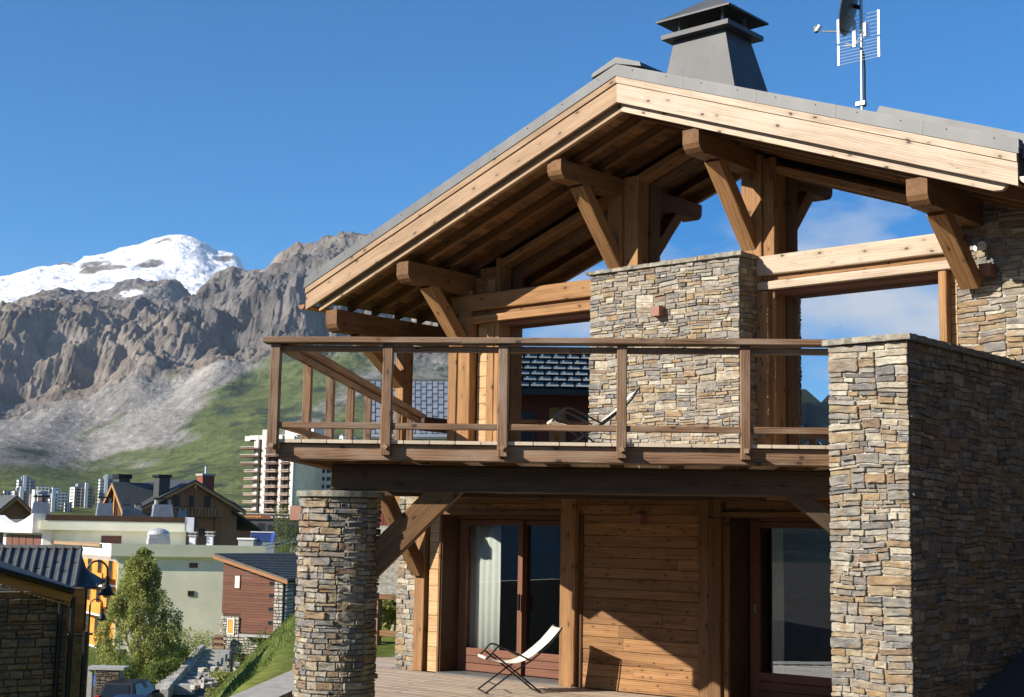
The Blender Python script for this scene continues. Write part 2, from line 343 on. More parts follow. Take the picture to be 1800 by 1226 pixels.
# ------------------------------------------------------------------ stone masonry
def rock_mesh(i):
    rn = random.Random(100+i); out = []
    n = [2, 1, 2, 1]     # points along bottom, right, top, left between corners
    cj = .10
    def pt(x, z): return (x, z)
    cx = [(-.5, -.5), (.5, -.5), (.5, .5), (-.5, .5)]
    for k in range(4):
        a, b = cx[k], cx[(k+1) % 4]; horiz = k % 2 == 0
        c0 = rn.uniform(.01, .10) if horiz else rn.uniform(.03, .36); c1 = rn.uniform(.01, .10) if horiz else rn.uniform(.03, .36)
        m = 3 if horiz else 2
        for j in range(m+1):
            t = c0+(1-c0-c1)*j/m
            x = a[0]+(b[0]-a[0])*t; z = a[1]+(b[1]-a[1])*t
            if 0 < j < m:
                if horiz: z -= math.copysign(rn.uniform(-.03, .13), z)
                else: x -= math.copysign(rn.uniform(0, .02), x)
            out.append((x, z))
    K = len(out); V = [(x, 0, z) for x, z in out]
    sl = rn.uniform(-.18, .18); slz = rn.uniform(-.25, .25)
    wg = rn.uniform(-.10, .10); wg2 = rn.uniform(-.10, .10); out = [(x, z*(1+(wg if z > 0 else wg2)*x*1.2)) for x, z in out]
    V += [(x*.995, -.80+rn.uniform(-.12, .06)+sl*x+slz*z*.5, z*.97) for x, z in out]
    V += [(x*.93, -1+rn.uniform(-.10, .1)+sl*x+slz*z, z*.80) for x, z in out]
    V += [(-.25, -1+rn.uniform(-.12, .15)-sl*.2, rn.uniform(-.1, .1)), (.02, -1+rn.uniform(-.12, .15), rn.uniform(-.15, .15)), (.27, -1+rn.uniform(-.12, .15)+sl*.2, rn.uniform(-.1, .1))]
    F = []
    for L_ in (0, 1):
        for k in range(K): F.append((L_*K+k, L_*K+(k+1) % K, (L_+1)*K+(k+1) % K, (L_+1)*K+k))
    cs = [3*K, 3*K+1, 3*K+2]
    def near(x): return cs[0] if x < -.14 else cs[2] if x > .15 else cs[1]
    for k in range(K):
        a = 2*K+k; b = 2*K+(k+1) % K; c = near(V[a][0]); d = near(V[b][0])
        F.append((a, b, c))
        if c != d: F.append((b, d, c))
    return mesh('rough_stone', V, F, M['stone'])
ROCK = [rock_mesh(i) for i in range(18)]
def rubble(w, h, hm=(.035, .115), wm_=(.09, .42), rn=random):
    out = []
    def rec(x, z, a, b):
        hl = rn.uniform(hm[0]*1.5, hm[1])
        if b > hl and (b > 2.6*hm[1] or a < wm_[1]*1.6 or rn.random() < .55):
            t = rn.uniform(.3, .7); 
            if b > 1.: t = rn.uniform(.42, .58)
            rec(x, z, a, b*t); rec(x, z+b*t, a, b*(1-t)); return
        wl = rn.uniform(wm_[0]*1.7, wm_[1])*(1 if b > .06 else .85)
        if a > max(wl, b*1.15):
            t = rn.uniform(.28, .72); rec(x, z, a*t, b); rec(x+a*t, z, a*(1-t), b); return
        if b > hm[1]*1.25: rec(x, z, a, b*.55); rec(x, z+b*.55, a, b*.45); return
        out.append((x, z, a, b))
    rec(0, 0, w, h); return out
def stone_at(parent, Mw, w, h, prot, rn=random):
    o = bpy.data.objects.new('stone', rn.choice(ROCK))
    fl = -1 if rn.random() < .5 else 1
    return place(o, parent, Mw @ Matrix.Rotation(rn.uniform(-.035, .035), 4, 'Y') @ Matrix.Rotation(PI if fl < 0 else 0, 4, 'Y') @ Matrix.Diagonal((w, prot, h, 1)))
def stone_mass(parent, mats, name='rubble_infill'):
    "stones past the limit: real geometry, one object"
    V = []; F = []
    for Mw, w, h, p in mats:
        me = random.choice(ROCK); X = Mw @ Matrix.Diagonal((w, p, h, 1)); n = len(V)
        V += [X @ v.co for v in me.vertices]; F += [tuple(i+n for i in q.vertices) for q in me.polygons]
    if not V: return
    b = MB(); b.v = [tuple(v) for v in V]; b.f = F; b.mi = [0]*len(F)
    o = b.build(name, M['stones'], parent, local=False); o['kind'] = 'stuff'
def face_stones(origin, ux, nrm, w, h, base=.02, **k):
    "list of (matrix, w, h, prot) for a vertical stone face; origin lower left seen from outside, nrm outward"
    ux = Vector(ux).normalized(); n = Vector(nrm).normalized(); z = Vector((0, 0, 1)); out = []
    B = Matrix((ux, -n, z)).transposed().to_4x4()
    for (x, zz_, a, b) in rubble(w, h, **k):
        gx = random.uniform(.002, .016); gz = random.uniform(.0, .010)
        wv_ = .010*math.sin((x+a/2)*5.1+zz_*2.3)+.006*math.sin((x+a/2)*11.7-zz_*4.1+1.3); tl_ = math.atan(.05*math.cos((x+a/2)*5.1+zz_*2.3)+.07*math.cos((x+a/2)*11.7-zz_*4.1+1.3))
        ed = min(1, min(zz_+b/2, h-zz_-b/2)/.25)
        P = Vector(origin)+ux*(x+a/2)+z*(zz_+b/2+wv_*ed)-n*base
        mm = B @ Matrix.Rotation(-tl_*ed*.8, 4, 'Y'); mm.translation = P
        out.append((mm, max(.03, a-gx), max(.018, b-gz), base+random.uniform(-.012, .016)))
    return out
def lay(parent, faces, limit=300):
    "faces: list of stone lists; the largest in the picture become parts, the rest one mass"
    allst = [s for f in faces for s in f]
    def key(s):
        P = np.array(s[0].translation); px, py = pix(P); d = (P-CAM)@FW
        vis = -50 < px < 1850 and -40 < py < 1270; nrm = -Vector(s[0].col[1][:3]); fac = max(0, nrm.dot((Vector(CAM)-s[0].translation).normalized()))
        return -(s[1]*s[2]/d/d*fac*(1 if vis else .001))
    allst.sort(key=key)
    for s in allst[:limit]: stone_at(parent, *s)
    stone_mass(parent, allst[limit:])
def capstones(parent, x0, x1, y0, y1, z, n, along='x', th=.055, ov=.045):
    for i in range(n):
        a = (x0, x1) if along == 'x' else (y0, y1); s = (a[1]-a[0])/n
        p, q = a[0]+s*i+.004, a[0]+s*(i+1)-.004
        if i == 0: p -= ov
        if i == n-1: q += ov
        X0, X1, Y0, Y1 = (p, q, y0-ov, y1+ov) if along == 'x' else (x0-ov, x1+ov, p, q)
        poly = []
        m = 14
        for t in range(m): poly.append((X0+(X1-X0)*t/m, Y0+random.uniform(-.026, .016)))
        for t in range(m): poly.append((X1+random.uniform(-.018, .016), Y0+(Y1-Y0)*t/m))
        for t in range(m): poly.append((X1-(X1-X0)*t/m, Y1+random.uniform(-.012, .012)))
        for t in range(m): poly.append((X0+random.uniform(-.01, .006), Y1-(Y1-Y0)*t/m))
        MB().prism(poly, 2, z, z+th+random.uniform(-.006, .008)).build('capstone', M['cap'], parent, local=False)
M['cap'] = stone('slate_capstone', False, [(0, (.36, .34, .28)), (.5, (.31, .30, .255)), (.75, (.40, .375, .31))])

# big parapet wall on the right
t = tag(empty('stone_wall', (6.45, -4, -1)), 'tall parapet wall of rough schist, front end sunlit and long side in shade', 'wall')
MB().box(6.071, 6.839, -3.979, .5, -1.6, 3.9).build('wall_core', M['mortar'], t, local=False)
lay(t, [face_stones((6.05, -4, .3), (1, 0, 0), (0, -1, 0), .81, 3.60, hm=(.042, .155), wm_=(.12, .48)),
        face_stones((6.86, -3.95, -.4), (0, 1, 0), (1, 0, 0), 4.45, 4.3, hm=(.05, .16), wm_=(.13, .46)),
        face_stones((6.05, -1.5, 2.5), (0, -1, 0), (-1, 0, 0), 2.45, 1.4)])
capstones(t, 6.05, 6.86, -4, .5, 3.905, 6, 'y', th=.06)
# pier in front of the upper windows
t = tag(empty('stone_pier', (1.3, .3, 3)), 'square schist pier between the upper windows, standing behind the balcony rail', 'pier')
MB().box(.06, 2.54, .021, .585, 2.99, 5.83).build('pier_core', M['mortar'], t, local=False)
lay(t, [face_stones((.04, 0, 3.0), (1, 0, 0), (0, -1, 0), 2.52, 2.83, hm=(.042, .15), wm_=(.13, .5)),
        face_stones((2.56, .05, 3.0), (0, 1, 0), (1, 0, 0), .53, 2.83, hm=(.06, .2), wm_=(.15, .45))])
capstones(t, .04, 2.56, 0, .55, 5.835, 4, 'x', th=.05, ov=.04)
# right end wall of the upper floor
t = tag(empty('stone_wall', (5.8, .75, 0)), 'schist house wall under the right eave with a small camera and a cube light', 'wall')
MB().box(5.33, 6.6, .621, .95, -1, 6.25).build('wall_core', M['mortar'], t, local=False)
lay(t, [face_stones((5.30, .6, 2.9), (1, 0, 0), (0, -1, 0), 1.3, 3.3, hm=(.06, .2), wm_=(.18, .6))])
# low corner pier left of the lower door
t = tag(empty('stone_pier', (-3.56, .2, 0)), 'narrow schist corner pier left of the lower glass door, at the end of the terrace', 'pier')
MB().box(-3.74, -3.38, .021, .6, -.2, 2.7).build('pier_core', M['mortar'], t, local=False)
lay(t, [face_stones((-3.77, 0, -.02), (1, 0, 0), (0, -1, 0), .42, 2.7, hm=(.07, .18), wm_=(.12, .36))])
# round column under the balcony
dB = np.array([math.cos(R(36.03)), math.sin(R(36.03)), 0]); nB = np.array([-dB[1], dB[0], 0]); A0 = np.array([1.36, -6.73, 0])
def onB(off, s, z): return Vector(A0+nB*off+dB*s+np.array([0, 0, z]))
cc_ = onB(.56, .535, 0); CR = .41
t = tag(empty('stone_column', (cc_.x, cc_.y, -.5)), 'round schist column carrying the left end of the balcony beam', 'column')
MB().lathe([(CR-.028, -.6), (CR-.028, 2.44)], (cc_.x, cc_.y, 0), 32).build('column_core', M['mortar'], t, local=False, smooth=True)
st = []
for (x, z, a, b) in rubble(2*PI*CR, 2.85, hm=(.042, .15), wm_=(.10, .34)):
    th = (x+a/2)/CR; n = Vector((math.cos(th), math.sin(th), 0)); u = Vector((-n.y, n.x, 0))
    B = Matrix((u, -n, Vector((0, 0, 1)))).transposed().to_4x4(); B.translation = Vector((cc_.x, cc_.y, z-.42+b/2))+n*(CR-.032)
    st.append((B, max(.03, a-random.uniform(.004, .012)), max(.02, b-random.uniform(.003, .009)), .032+random.uniform(-.010, .016)))
lay(t, [st], 260)
poly = [(cc_.x+(CR+.045+random.uniform(-.012, .012))*math.cos(k*PI/24), cc_.y+(CR+.045+random.uniform(-.012, .012))*math.sin(k*PI/24)) for k in range(48)]
MB().prism(poly, 2, 2.435, 2.495).build('capstone', M['cap'], t, local=False)

# ------------------------------------------------------------------ chalet
XR = 1.33; SL = .363; YB = -1.10; XL, XE = -4.92, 6.78
def zr(x, z0): return z0-SL*abs(x-XR)
chalet = tag(empty('chalet', (1.4, .6, 0)), 'timber chalet with wide glazed gable above the balcony and deep overhanging roof', 'house')
def slope(name, side, xa, xb, za, zb, y0, y1, mat, parent=chalet, cut=None):
    "board lying along one roof slope: from ridge-side xa to eave-side xb, between apex heights za and zb"
    poly = [(xa, zr(xa, za)), (xb, zr(xb, za)), (xb, zr(xb, zb)), (xa, zr(xa, zb))]
    if cut: poly = [(xa, zr(xa, za))]+[(xb+dx*(-1 if side < 0 else 1)*-1, zr(xb, za)+dz) for dx, dz in cut]+[(xb, zr(xb, zb)), (xa, zr(xa, zb))]
    Mf = frame((xa, y0, zr(xa, za)), (xb, y0, zr(xb, za)))
    return MB().prism(poly, 1, y0, y1).build(name, mat, parent, Mf, local=False)
# walls that close the rooms
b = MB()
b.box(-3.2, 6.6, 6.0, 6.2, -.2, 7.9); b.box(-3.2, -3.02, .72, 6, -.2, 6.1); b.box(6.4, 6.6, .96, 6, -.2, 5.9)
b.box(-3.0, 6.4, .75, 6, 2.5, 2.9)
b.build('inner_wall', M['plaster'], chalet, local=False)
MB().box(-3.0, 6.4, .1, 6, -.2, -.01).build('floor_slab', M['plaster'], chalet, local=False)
# lower front wall
b = MB(); b.box(-.36, 2.33, .03, .45, 0, 2.364); b.box(-3.06, -2.84, .03, .45, 0, 2.364); b.box(-3.06, 6.04, .031, .62, 2.366, 2.9); b.box(4.9, 6.04, .03, .45, 0, 2.364)
b.build('wall', M['darkwood'], chalet, local=False)
def planks(parent, x0, x1, z0, z1, y, mat, hs=(.11, .2), th=.03, join=True):
    z = z0
    while z < z1-.03:
        h = min(random.uniform(*hs), z1-z)
        if z1-z-h < .05: h = z1-z
        cuts = [x0]
        if join and x1-x0 > 1.2 and random.random() < .55: cuts.append(random.uniform(x0+.35, x1-.35))
        cuts.append(x1)
        for a, c in zip(cuts, cuts[1:]):
            yy = y-th/2+random.uniform(-.004, .004)
            board('plank', (a+.001, yy, z+h/2), (c-.001, yy, z+h/2), th, h-.005, mat, parent, ch=.005)
        z += h
planks(chalet, -.02, 1.95, .0, 2.4, .03, M['brown'])
planks(chalet, -.34, 1.95, 2.4, 2.76, .03, M['brown'])
planks(chalet, -2.84, -.36, 2.44, 2.76, .03, M['brown']); planks(chalet, 2.33, 6.0, 2.44, 2.76, .03, M['brown'])
planks(chalet, -3.05, -2.86, .0, 2.6, .03, M['honey'], (.14, .26), join=False)
def post(x0, x1, y0, y1, z0, z1, mat, name='post', wob=.004):
    return board(name, ((x0+x1)/2, (y0+y1)/2, z0), ((x0+x1)/2, (y0+y1)/2, z1), y1-y0, x1-x0, mat, chalet, up=(1, 0, 0), wob=wob, ch=.01)
post(-3.35, -3.14, -.03, .25, .0, 2.72, M['orange']); post(-.36, -.09, -.11, .03, .0, 2.74, M['orange'])
post(-.09, -.02, -.03, .03, 0, 2.4, M['darkwood'], 'jamb_trim', 0)
post(1.95, 2.12, -.06, .03, .0, 2.74, M['beam']); post(2.123, 2.31, -.08, .03, .0, 2.36, M['beam']); post(2.123, 2.31, -.065, .03, 2.365, 2.74, M['beam'])
board('lintel', (-2.84, .0, 2.42), (-.36, .0, 2.42), .10, .06, M['beam'], chalet); board('lintel', (2.31, .0, 2.41), (6.0, .0, 2.41), .10, .07, M['beam'], chalet)
# jamb linings
post(-2.855, -2.83, 0, .5, 0, 2.4, M['orange'], 'jamb_trim', 0)
b = MB(); b.box(-2.825, -2.81, .03, .5, 0, 2.4); b.build('jamb', M['darkwood'], chalet, local=False)
b = MB(); b.box(2.335, 2.36, .03, .55, 0, 2.4); b.build('jamb', M['darkwood'], chalet, local=False)
post(2.312, 2.40, -.02, .03, 0, 2.37, M['beam'], 'jamb_trim', 0)
MB().box(-2.83, -.36, -.05, .5, -.03, .012).build('sill', M['zinc'], chalet, local=False)
def door(x0, x1, y, leaves, zt=2.37, zb=.02, gp_=.37, top=2.29):
    d = empty('glass_door', ((x0+x1)/2, y, 0), 0, chalet)
    def fr(a, b_, c, e, yy, th=.06): MB().box(a, b_, yy, yy+th, c, e).build('frame', M['frame'], d, Matrix.Translation((a, yy, c)) @ (Matrix.Rotation(-PI/2, 4, 'Y') if e-c > b_-a else Matrix()), local=False)
    fr(x0, x1, top+.04, zt, y); fr(x0, x0+.05, zb, top+.04, y); fr(x1-.05, x1, zb, top+.04, y)
    for (a, b_, dy) in leaves:
        yy = y+.005+dy
        fr(a, a+.09, zb, top+.03, yy, .05); fr(b_-.09, b_, zb, top+.03, yy, .05); fr(a+.091, b_-.091, top-.05, top+.028, yy, .05)
        n = 3
        for i in range(n): board('panel_board', (a+.092, yy+.02, zb+(gp_-zb)*(i+.5)/n), (b_-.092, yy+.02, zb+(gp_-zb)*(i+.5)/n), .04, (gp_-zb)/n-.006, M['frame'], d)
        MB().box(a+.085, b_-.085, yy+.022, yy+.03, gp_, top-.045).build('pane', M['doorglass'], d, local=False)
    return d
d1 = door(-2.81, -.36, .42, [(-2.76, -1.52, 0), (-1.60, -.40, .07)])
MB().box(-1.555, -1.53, .36, .40, .98, 1.22).build('handle', M['black'], d1, local=False)
d2 = door(2.40, 6.0, .50, [(2.45, 4.6, 0)])
MB().box(2.475, 2.50, .46, .50, 1.12, 1.24).build('handle', M['steel'], d2, local=False)
# upper floor: posts, girts, frames, panes (front line y about .45-.6)
Y2 = .6
def gp_poly(x0, x1, zb, z0): 
    pts = [(x0, zb), (x1, zb), (x1, zr(x1, z0))]
    if x0 < XR < x1: pts.append((XR, z0))
    pts.append((x0, zr(x0, z0))); return pts
zg = 7.80
for nm, x0, x1, zb in (('left', -2.18, -.0, 5.88), ('mid', .50, 2.29, 5.4), ('right', 2.81, 5.12, 5.88)):
    wdw = empty('gable_window', ((x0+x1)/2, Y2, zb), 0, chalet)
    MB().prism(gp_poly(x0-.06, x1+.04, zb-.2, zg-.06), 1, Y2+.215, Y2+.223).build('pane', M['glass'], wdw, local=False)
    for (a, b_) in ((x0-(.25 if nm == 'mid' else .09), x0), (x1, x1+.09)): board('frame', ((a+b_)/2, Y2+.07, zb), ((a+b_)/2, Y2+.07, min(zr(a, zg), zr(b_, zg))-.05), .28, b_-a, M['orange' if nm != 'x' else 'brown'], wdw, up=(1, 0, 0))
    board('frame', (x0, Y2+.11, zb-.06), (x1, Y2+.11, zb-.06), .19, .1, M['frame'], wdw)
    segs = [(x0, min(x1, XR)), (max(x0, XR), x1)]
    for a, b_ in segs:
        if b_ > a: board('frame', (a, Y2+.075, zr(a, zg)-.17), (b_, Y2+.075, zr(b_, zg)-.17), .27, .10, M['orange'], wdw)
for x0, x1 in ((-2.18, .06), (2.79, 5.12)):
    wdw = empty('balcony_window', ((x0+x1)/2, Y2, 3), 0, chalet)
    MB().box(x0-.05, x1+.02, Y2+.215, Y2+.223, 3.0, 5.5).build('pane', M['glass'], wdw, local=False)
    for (a, b_) in ((x0-.09, x0), (x1, x1+.1)): board('frame', ((a+b_)/2, Y2+.07, 3.0), ((a+b_)/2, Y2+.07, 5.42), .28, b_-a, M['orange'], wdw, up=(1, 0, 0))
    board('frame', (x0, Y2+.07, 3.05), (x1, Y2+.07, 3.05), .275, .1, M['orange'], wdw); board('frame', (x0, Y2+.07, 5.40), (x1, Y2+.07, 5.40), .275, .06, M['frame'], wdw)
post(-3.19, -3.0, .45, .68, 3, 5.9, M['orange']); post(-2.96, -2.70, .43, .60, 3, 5.95, M['orange']); post(-2.43, -2.28, .52, .64, 3.0, 6.1, M['orange'])
MB().box(-3.02, -2.27, .64, .72, 2.9, 6.35).build('wall', M['darkwood'], chalet, local=False)
planks(chalet, -2.68, -2.44, 3.0, 5.9, .63, M['honey'], (.14, .26), join=False)
for (x0, x1) in ((-3.15, -2.28),):
    z = 5.9
    while z < 6.35:
        xa = max(x0, XR-(7.72-z-.1)/SL); board('plank', (xa, .6, z+.07), (x1, .6, z+.07), .03, .135, M['brown'], chalet); z += .14
post(.0, .24, .45, .62, 5.3, zr(.12, 7.72), M['orange']); post(2.30, 2.62, .46, .62, 5.3, zr(2.46, 7.72), M['orange']); post(2.56, 2.74, .42, .62, 3.0, 5.4, M['brown'])
post(2.625, 2.80, .5, .64, 5.3, zr(2.7, 7.75), M['brown'])
post(5.13, 5.23, .46, .62, 3.0, 5.42, M['orange']); MB().box(5.12, 5.33, .64, .72, 2.9, 6.1).build('wall', M['darkwood'], chalet, local=False)
planks(chalet, 5.23, 5.31, 3.0, 5.42, .63, M['honey'], (.1, .2), join=False)
for x0, x1, mt in ((-3.10, .06, 'orange'), (2.57, 5.42, 'pale')):
    board('girt', (x0, .50, 5.75), (x1, .50, 5.75), .16, .26, M[mt], chalet, wob=.003, ch=.012)
    board('girt', (x0, .55, 5.575), (x1, .55, 5.575), .1, .09, M['brown'], chalet); board('girt_trim', (x0, .50, 5.475), (x1, .50, 5.475), .14, .11, M[mt], chalet)
# purlins with curved noses, and their braces
def purlin(x0, x1, zt, zb, mat='beam', y0=-.95, y1=5.9):
    prof = [(y0, zt), (y0, zb+.12), (y0+.03, zb+.06), (y0+.09, zb+.015), (y0+.17, zb), (y0+.19, zb+.012), (y1, zb+.012), (y1, zt)]
    Mf = frame(((x0+x1)/2, y0, (zt+zb)/2), ((x0+x1)/2, y1, (zt+zb)/2))
    return MB().prism(prof, 0, x0, x1).build('purlin', M[mat], chalet, Mf, local=False)
for x0, x1, zt, zb in ((-4.59, -4.33, 5.62, 5.27), (-2.99, -2.74, 6.22, 5.90), (.0, .25, 7.33, 7.06), (2.3, 2.55, 7.37, 7.06), (5.41, 5.67, 6.24, 5.92)): purlin(x0, x1, zt, zb, 'brace')if False else purlin(x0, x1, zt, zb)
for x0, x1, zb, ybt in ((.01, .24, 7.06, .5), (2.31, 2.54, 7.06, .5), (5.42, 5.66, 5.93, .45), (-2.98, -2.75, 5.91, .40), (-4.56, -4.34, 5.28, .60)):
    dz = .97 if ybt == .5 else (.68 if ybt > .41 else .8)
    a = Vector(((x0+x1)/2, -.36, zb)); c = Vector(((x0+x1)/2, ybt, zb-dz)); dr = (c-a).normalized()
    board('brace', a-dr*.05, c+dr*.06, x1-x0, .19, M['orange'], chalet, up=(0, -1, 0), wob=.004, ch=.012)
board('brace', (-3.25, -.02, 1.50), (-3.25, -.86, 2.72), .2, .2, M['beam'], chalet, up=(0, -1, 0), wob=.004, ch=.012)
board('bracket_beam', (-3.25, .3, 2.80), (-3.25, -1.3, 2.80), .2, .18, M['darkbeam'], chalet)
# free corner post under the eave purlin
post(-4.53, -4.35, .58, .82, 2.3, 5.28, M['orange'])
# roof: rafters, soffit boards, deck, zinc
rf = empty('roof', (XR, 2, 7.8), 0, chalet)
def slopes(name, za, zb, y0, y1, mat, parent=rf, xl=XL, xe=XE, mats=None):
    slope(name, -1, XR, xl, za, zb, y0, y1, mats[0] if mats else mat, parent); slope(name, 1, XR, xe, za, zb, y0, y1, mats[1] if mats else mat, parent)
# the lowest front rafter, its right end rounded
slope('rafter', -1, XR, -4.70, 7.80, 7.956, -1.0, -.93, M['tan'], rf)
xe = 6.62; poly = [(XR, 7.805), (xe-.16, zr(xe-.16, 7.805)), (xe-.06, zr(xe-.06, 7.805)+.03), (xe-.01, zr(xe, 7.805)+.09), (xe, zr(xe, 7.96)), (XR, 7.96)]
MB().prism(poly, 1, -1.0, -.93).build('rafter', M['pale'], rf, frame((XR, -1, 7.8), (xe, -1, zr(xe, 7.8))), local=False)
y = -.48
while y < 5.5:
    slopes('rafter', 7.81, 7.955, y, y+.09, M['soffit'] if y > .5 else M['beam'], xl=-4.6, xe=6.6); y += .53
for sd, xs in ((-1, (XR, -4.72)), (1, (XR, 6.74))):
    Ltot = abs(xs[1]-xs[0]); x = 0
    while x < Ltot-.02:
        wd = min(random.uniform(.14, .2), Ltot-x); a = XR+sd*(x+.003); c = XR+sd*(x+wd-.003); zo = random.uniform(-.003, .003)
        poly = [(a, zr(a, 7.957+zo)), (c, zr(c, 7.957+zo)), (c, zr(c, 7.982)), (a, zr(a, 7.982))]
        MB().prism(poly, 1, -1.044, 5.9).build('soffit_board', M['soffit'], rf, frame(((a+c)/2, -1.044, zr(a, 7.96)), ((a+c)/2, 5.9, zr(a, 7.96))), local=False); x += wd
for sd, xs in ((-1, -4.74), (1, 6.78)): slope('roof_slab', sd, XR, xs, 7.985, 8.235, -1.045, 6.4, M['darkwood'], rf)
BM = (M['tan'], M['pale'])
slopes('barge_board', 7.91, 8.17, YB, YB+.05, None, mats=BM); slopes('barge_board', 8.174, 8.265, YB-.022, YB+.04, None, mats=BM)

# zinc verge flashing in lengths, with caps and screws
for sd, xend in ((-1, XL-.03), (1, XE+.03)):
    Ltot = abs(xend-XR); n = 5
    for i in range(n):
        a = XR+sd*Ltot*i/n; c = XR+sd*Ltot*(i+1)/n-sd*.003
        o1 = i*.0006*0
        slope('verge_flashing', sd, a, c, 8.268, 8.335, YB-.035-o1, YB+.02, M['zinc'], rf); slope('verge_flashing', sd, a, c, 8.337, 8.435, YB-.02, YB+.10, M['zinc'], rf)
        for q in (.25, .75):
            x = a+(c-a)*q; MB().tube([(x, YB-.03, zr(x, 8.39)), (x, YB-.013, zr(x, 8.39))], .008, 8).build('screw', M['zincdark'], rf, local=False)
    slope('zinc_sheet', sd, XR, xend, 8.24, 8.41, YB+.102, 6.6, M['zinc'], rf)
    for i in range(6):
        x = XR+sd*(1.0+i*1.05)
        if i in (0, 2, 4): MB().prism([(x-.12, zr(x-.12, 8.40)), (x+.12, zr(x+.12, 8.40)), (x+.04, zr(x+.04, 8.475)), (x-.09, zr(x-.09, 8.46))], 1, YB+.2, YB+.28).build('snow_stop', M['black'], rf, local=False)
for sd in (-1, 1):
    poly = [(XR, 8.44), (XR+sd*.42, zr(XR+sd*.42, 8.47)), (XR+sd*.40, zr(XR+sd*.4, 8.525)), (XR, 8.53)]
    MB().prism(poly, 1, YB-.03, 6.6).build('ridge_cap', M['zinc'], rf, local=False)
# raised back part of the roof seen over the verge
poly = [(4.12, zr(4.12, 8.38)), (4.32, zr(4.32, 8.79)), (6.82, zr(6.82, 8.765)), (6.82, zr(6.82, 8.38))]
MB().prism(poly, 1, .6, 3.4).build('raised_sheet', M['zinc'], rf, local=False)
# gutters
for x, sgn in ((XL-.09, -1), (XE+.10, 1)):
    z = zr(XL if sgn < 0 else XE, 8.0); prof = []
    for k in range(9): a = PI+PI*k/8; prof.append((x+.075*math.cos(a), z+.075*math.sin(a)))
    for k in range(8, -1, -1): a = PI+PI*k/8; prof.append((x+.068*math.cos(a), z+.068*math.sin(a)))
    MB().prism(prof, 1, YB+.0, 6.3).build('gutter', M['copper'], rf, local=False)
    MB().prism([(x+.0749*math.cos(PI+PI*k/8), z+.0749*math.sin(PI+PI*k/8)) for k in range(9)], 1, YB-.01, YB-.004).build('gutter_end', M['copper'], rf, local=False)
# cladding of the house's right and left flanks is closed by plain walls
b = MB(); b.box(-3.28, -3.203, .7, 6.2, -.2, 6.1); b.build('flank_wall', M['brown'], chalet, local=False)

# ------------------------------------------------------------------ curtains, lamp inside
def curtain(x0, x1, y, z0, z1, label):
    V = []; F = []; n = 40
    for i in range(n+1):
        t = i/n; x = x0+(x1-x0)*t
        for k, z in enumerate((z0, z0+.5*(z1-z0), z1)):
            V.append((x+random.uniform(-.002, .002)+.02*math.sin(t*7+k), y+.016*math.sin(t*PI*2*6.5+k*.15+.6*math.sin(t*9))*(1-.2*k), z))
    for i in range(n):
        for k in range(2): F.append((i*3+k, i*3+k+1, (i+1)*3+k+1, (i+1)*3+k))
    o = MB().add(V, F).build('curtain', M['curtain'], None, smooth=True)
    sm_ = o.modifiers.new('thickness', 'SOLIDIFY'); sm_.thickness = .006
    return tag(o, label, 'curtain', 'curtains behind the lower doors')
curtain(-2.95, -2.12, .60, .1, 2.33, 'white gathered curtain behind the left leaf of the lower glass door')
curtain(2.62, 2.80, .66, .1, 2.33, 'narrow white curtain behind the glass door beside the big parapet wall')
t = tag(empty('standing_lamp', (3.05, 1.6, 2.9)), 'standing lamp with cream shade behind the right balcony window', 'lamp')
MB().lathe([(.15, 0), (.15, .03), (.015, .05), (.012, 1.9)], (3.05, 1.6, 2.9), 12).build('stem', M['steel'], t, local=False, smooth=False)
MB().lathe([(.17, 1.85), (.14, 2.2)], (3.05, 1.6, 2.9), 20).build('lamp_shade', M['canvas'], t, local=False, smooth=False)

# ------------------------------------------------------------------ balcony
bal = tag(empty('balcony', (1.36, -6.73, 2.8)), 'big corner balcony of weathered timber with bolted posts and open rails', 'balcony')
ZD = 3.0
s = -.02
while s < 5.75:
    tl = (.53+6.73-.588*(s+.13))/.809
    P = onB(-.03, s+.13, ZD-.018); Q = onB(tl, s+.13, ZD-.018)
    board('deck_board', P, Q, .252, .034, M['deckend'], bal, ch=.004); s += .26
board('rim_beam', onB(.09, 0, 2.88), onB(.09, 5.68, 2.88), .14, .17, M['beam2'] if 'beam2' in M else M['rail'], bal, wob=.004, ch=.012)
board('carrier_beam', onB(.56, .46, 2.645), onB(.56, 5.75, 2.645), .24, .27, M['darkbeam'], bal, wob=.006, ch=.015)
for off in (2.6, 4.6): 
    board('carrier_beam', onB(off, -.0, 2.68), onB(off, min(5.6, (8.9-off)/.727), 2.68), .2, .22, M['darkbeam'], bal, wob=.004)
for i in range(9):
    s_ = .08+i*.66; tl = (.0+6.73-.588*s_)/.809
    board('joist', onB(.17, s_, 2.88), onB(tl-.08, s_, 2.88), .1, .165, M['beam'], bal)
# sloping struts between column and beam, and at the wall
a = onB(.56, .80, 1.68); c = onB(.56, 1.72, 2.60); dr = (c-a).normalized()
board('strut', a, c+dr*.05, .2, .28, M['beam'], bal, up=tuple(-dr.cross(Vector(nB))), wob=.005, ch=.015)
a = onB(.56, 5.05, 2.66); c = onB(.56, 5.6, 2.22); dr = (c-a).normalized(); board('strut', a, c, .16, .17, M['darkbeam'], bal, up=tuple(-dr.cross(Vector(nB))), wob=.004)
PS = (-.05, 1.105, 2.275, 3.455, 4.665)
for s_ in PS:
    board('post', onB(-.03, s_, 2.85), onB(-.03, s_, 3.965), .09, .10, M['rail'], bal, up=tuple(dB), wob=.003, ch=.008)
    bb = MB(); Mx = Matrix.Translation(onB(-.10, s_+.005, 2.93)) @ Matrix.Rotation(R(36), 4, 'Z') @ Matrix.Rotation(random.uniform(-.5, .9), 4, 'Y')
    bb.box(-.022, .022, -.03, .03, -.022, .022, Mx); bb.build('peg', M['tan'], bal, local=False)
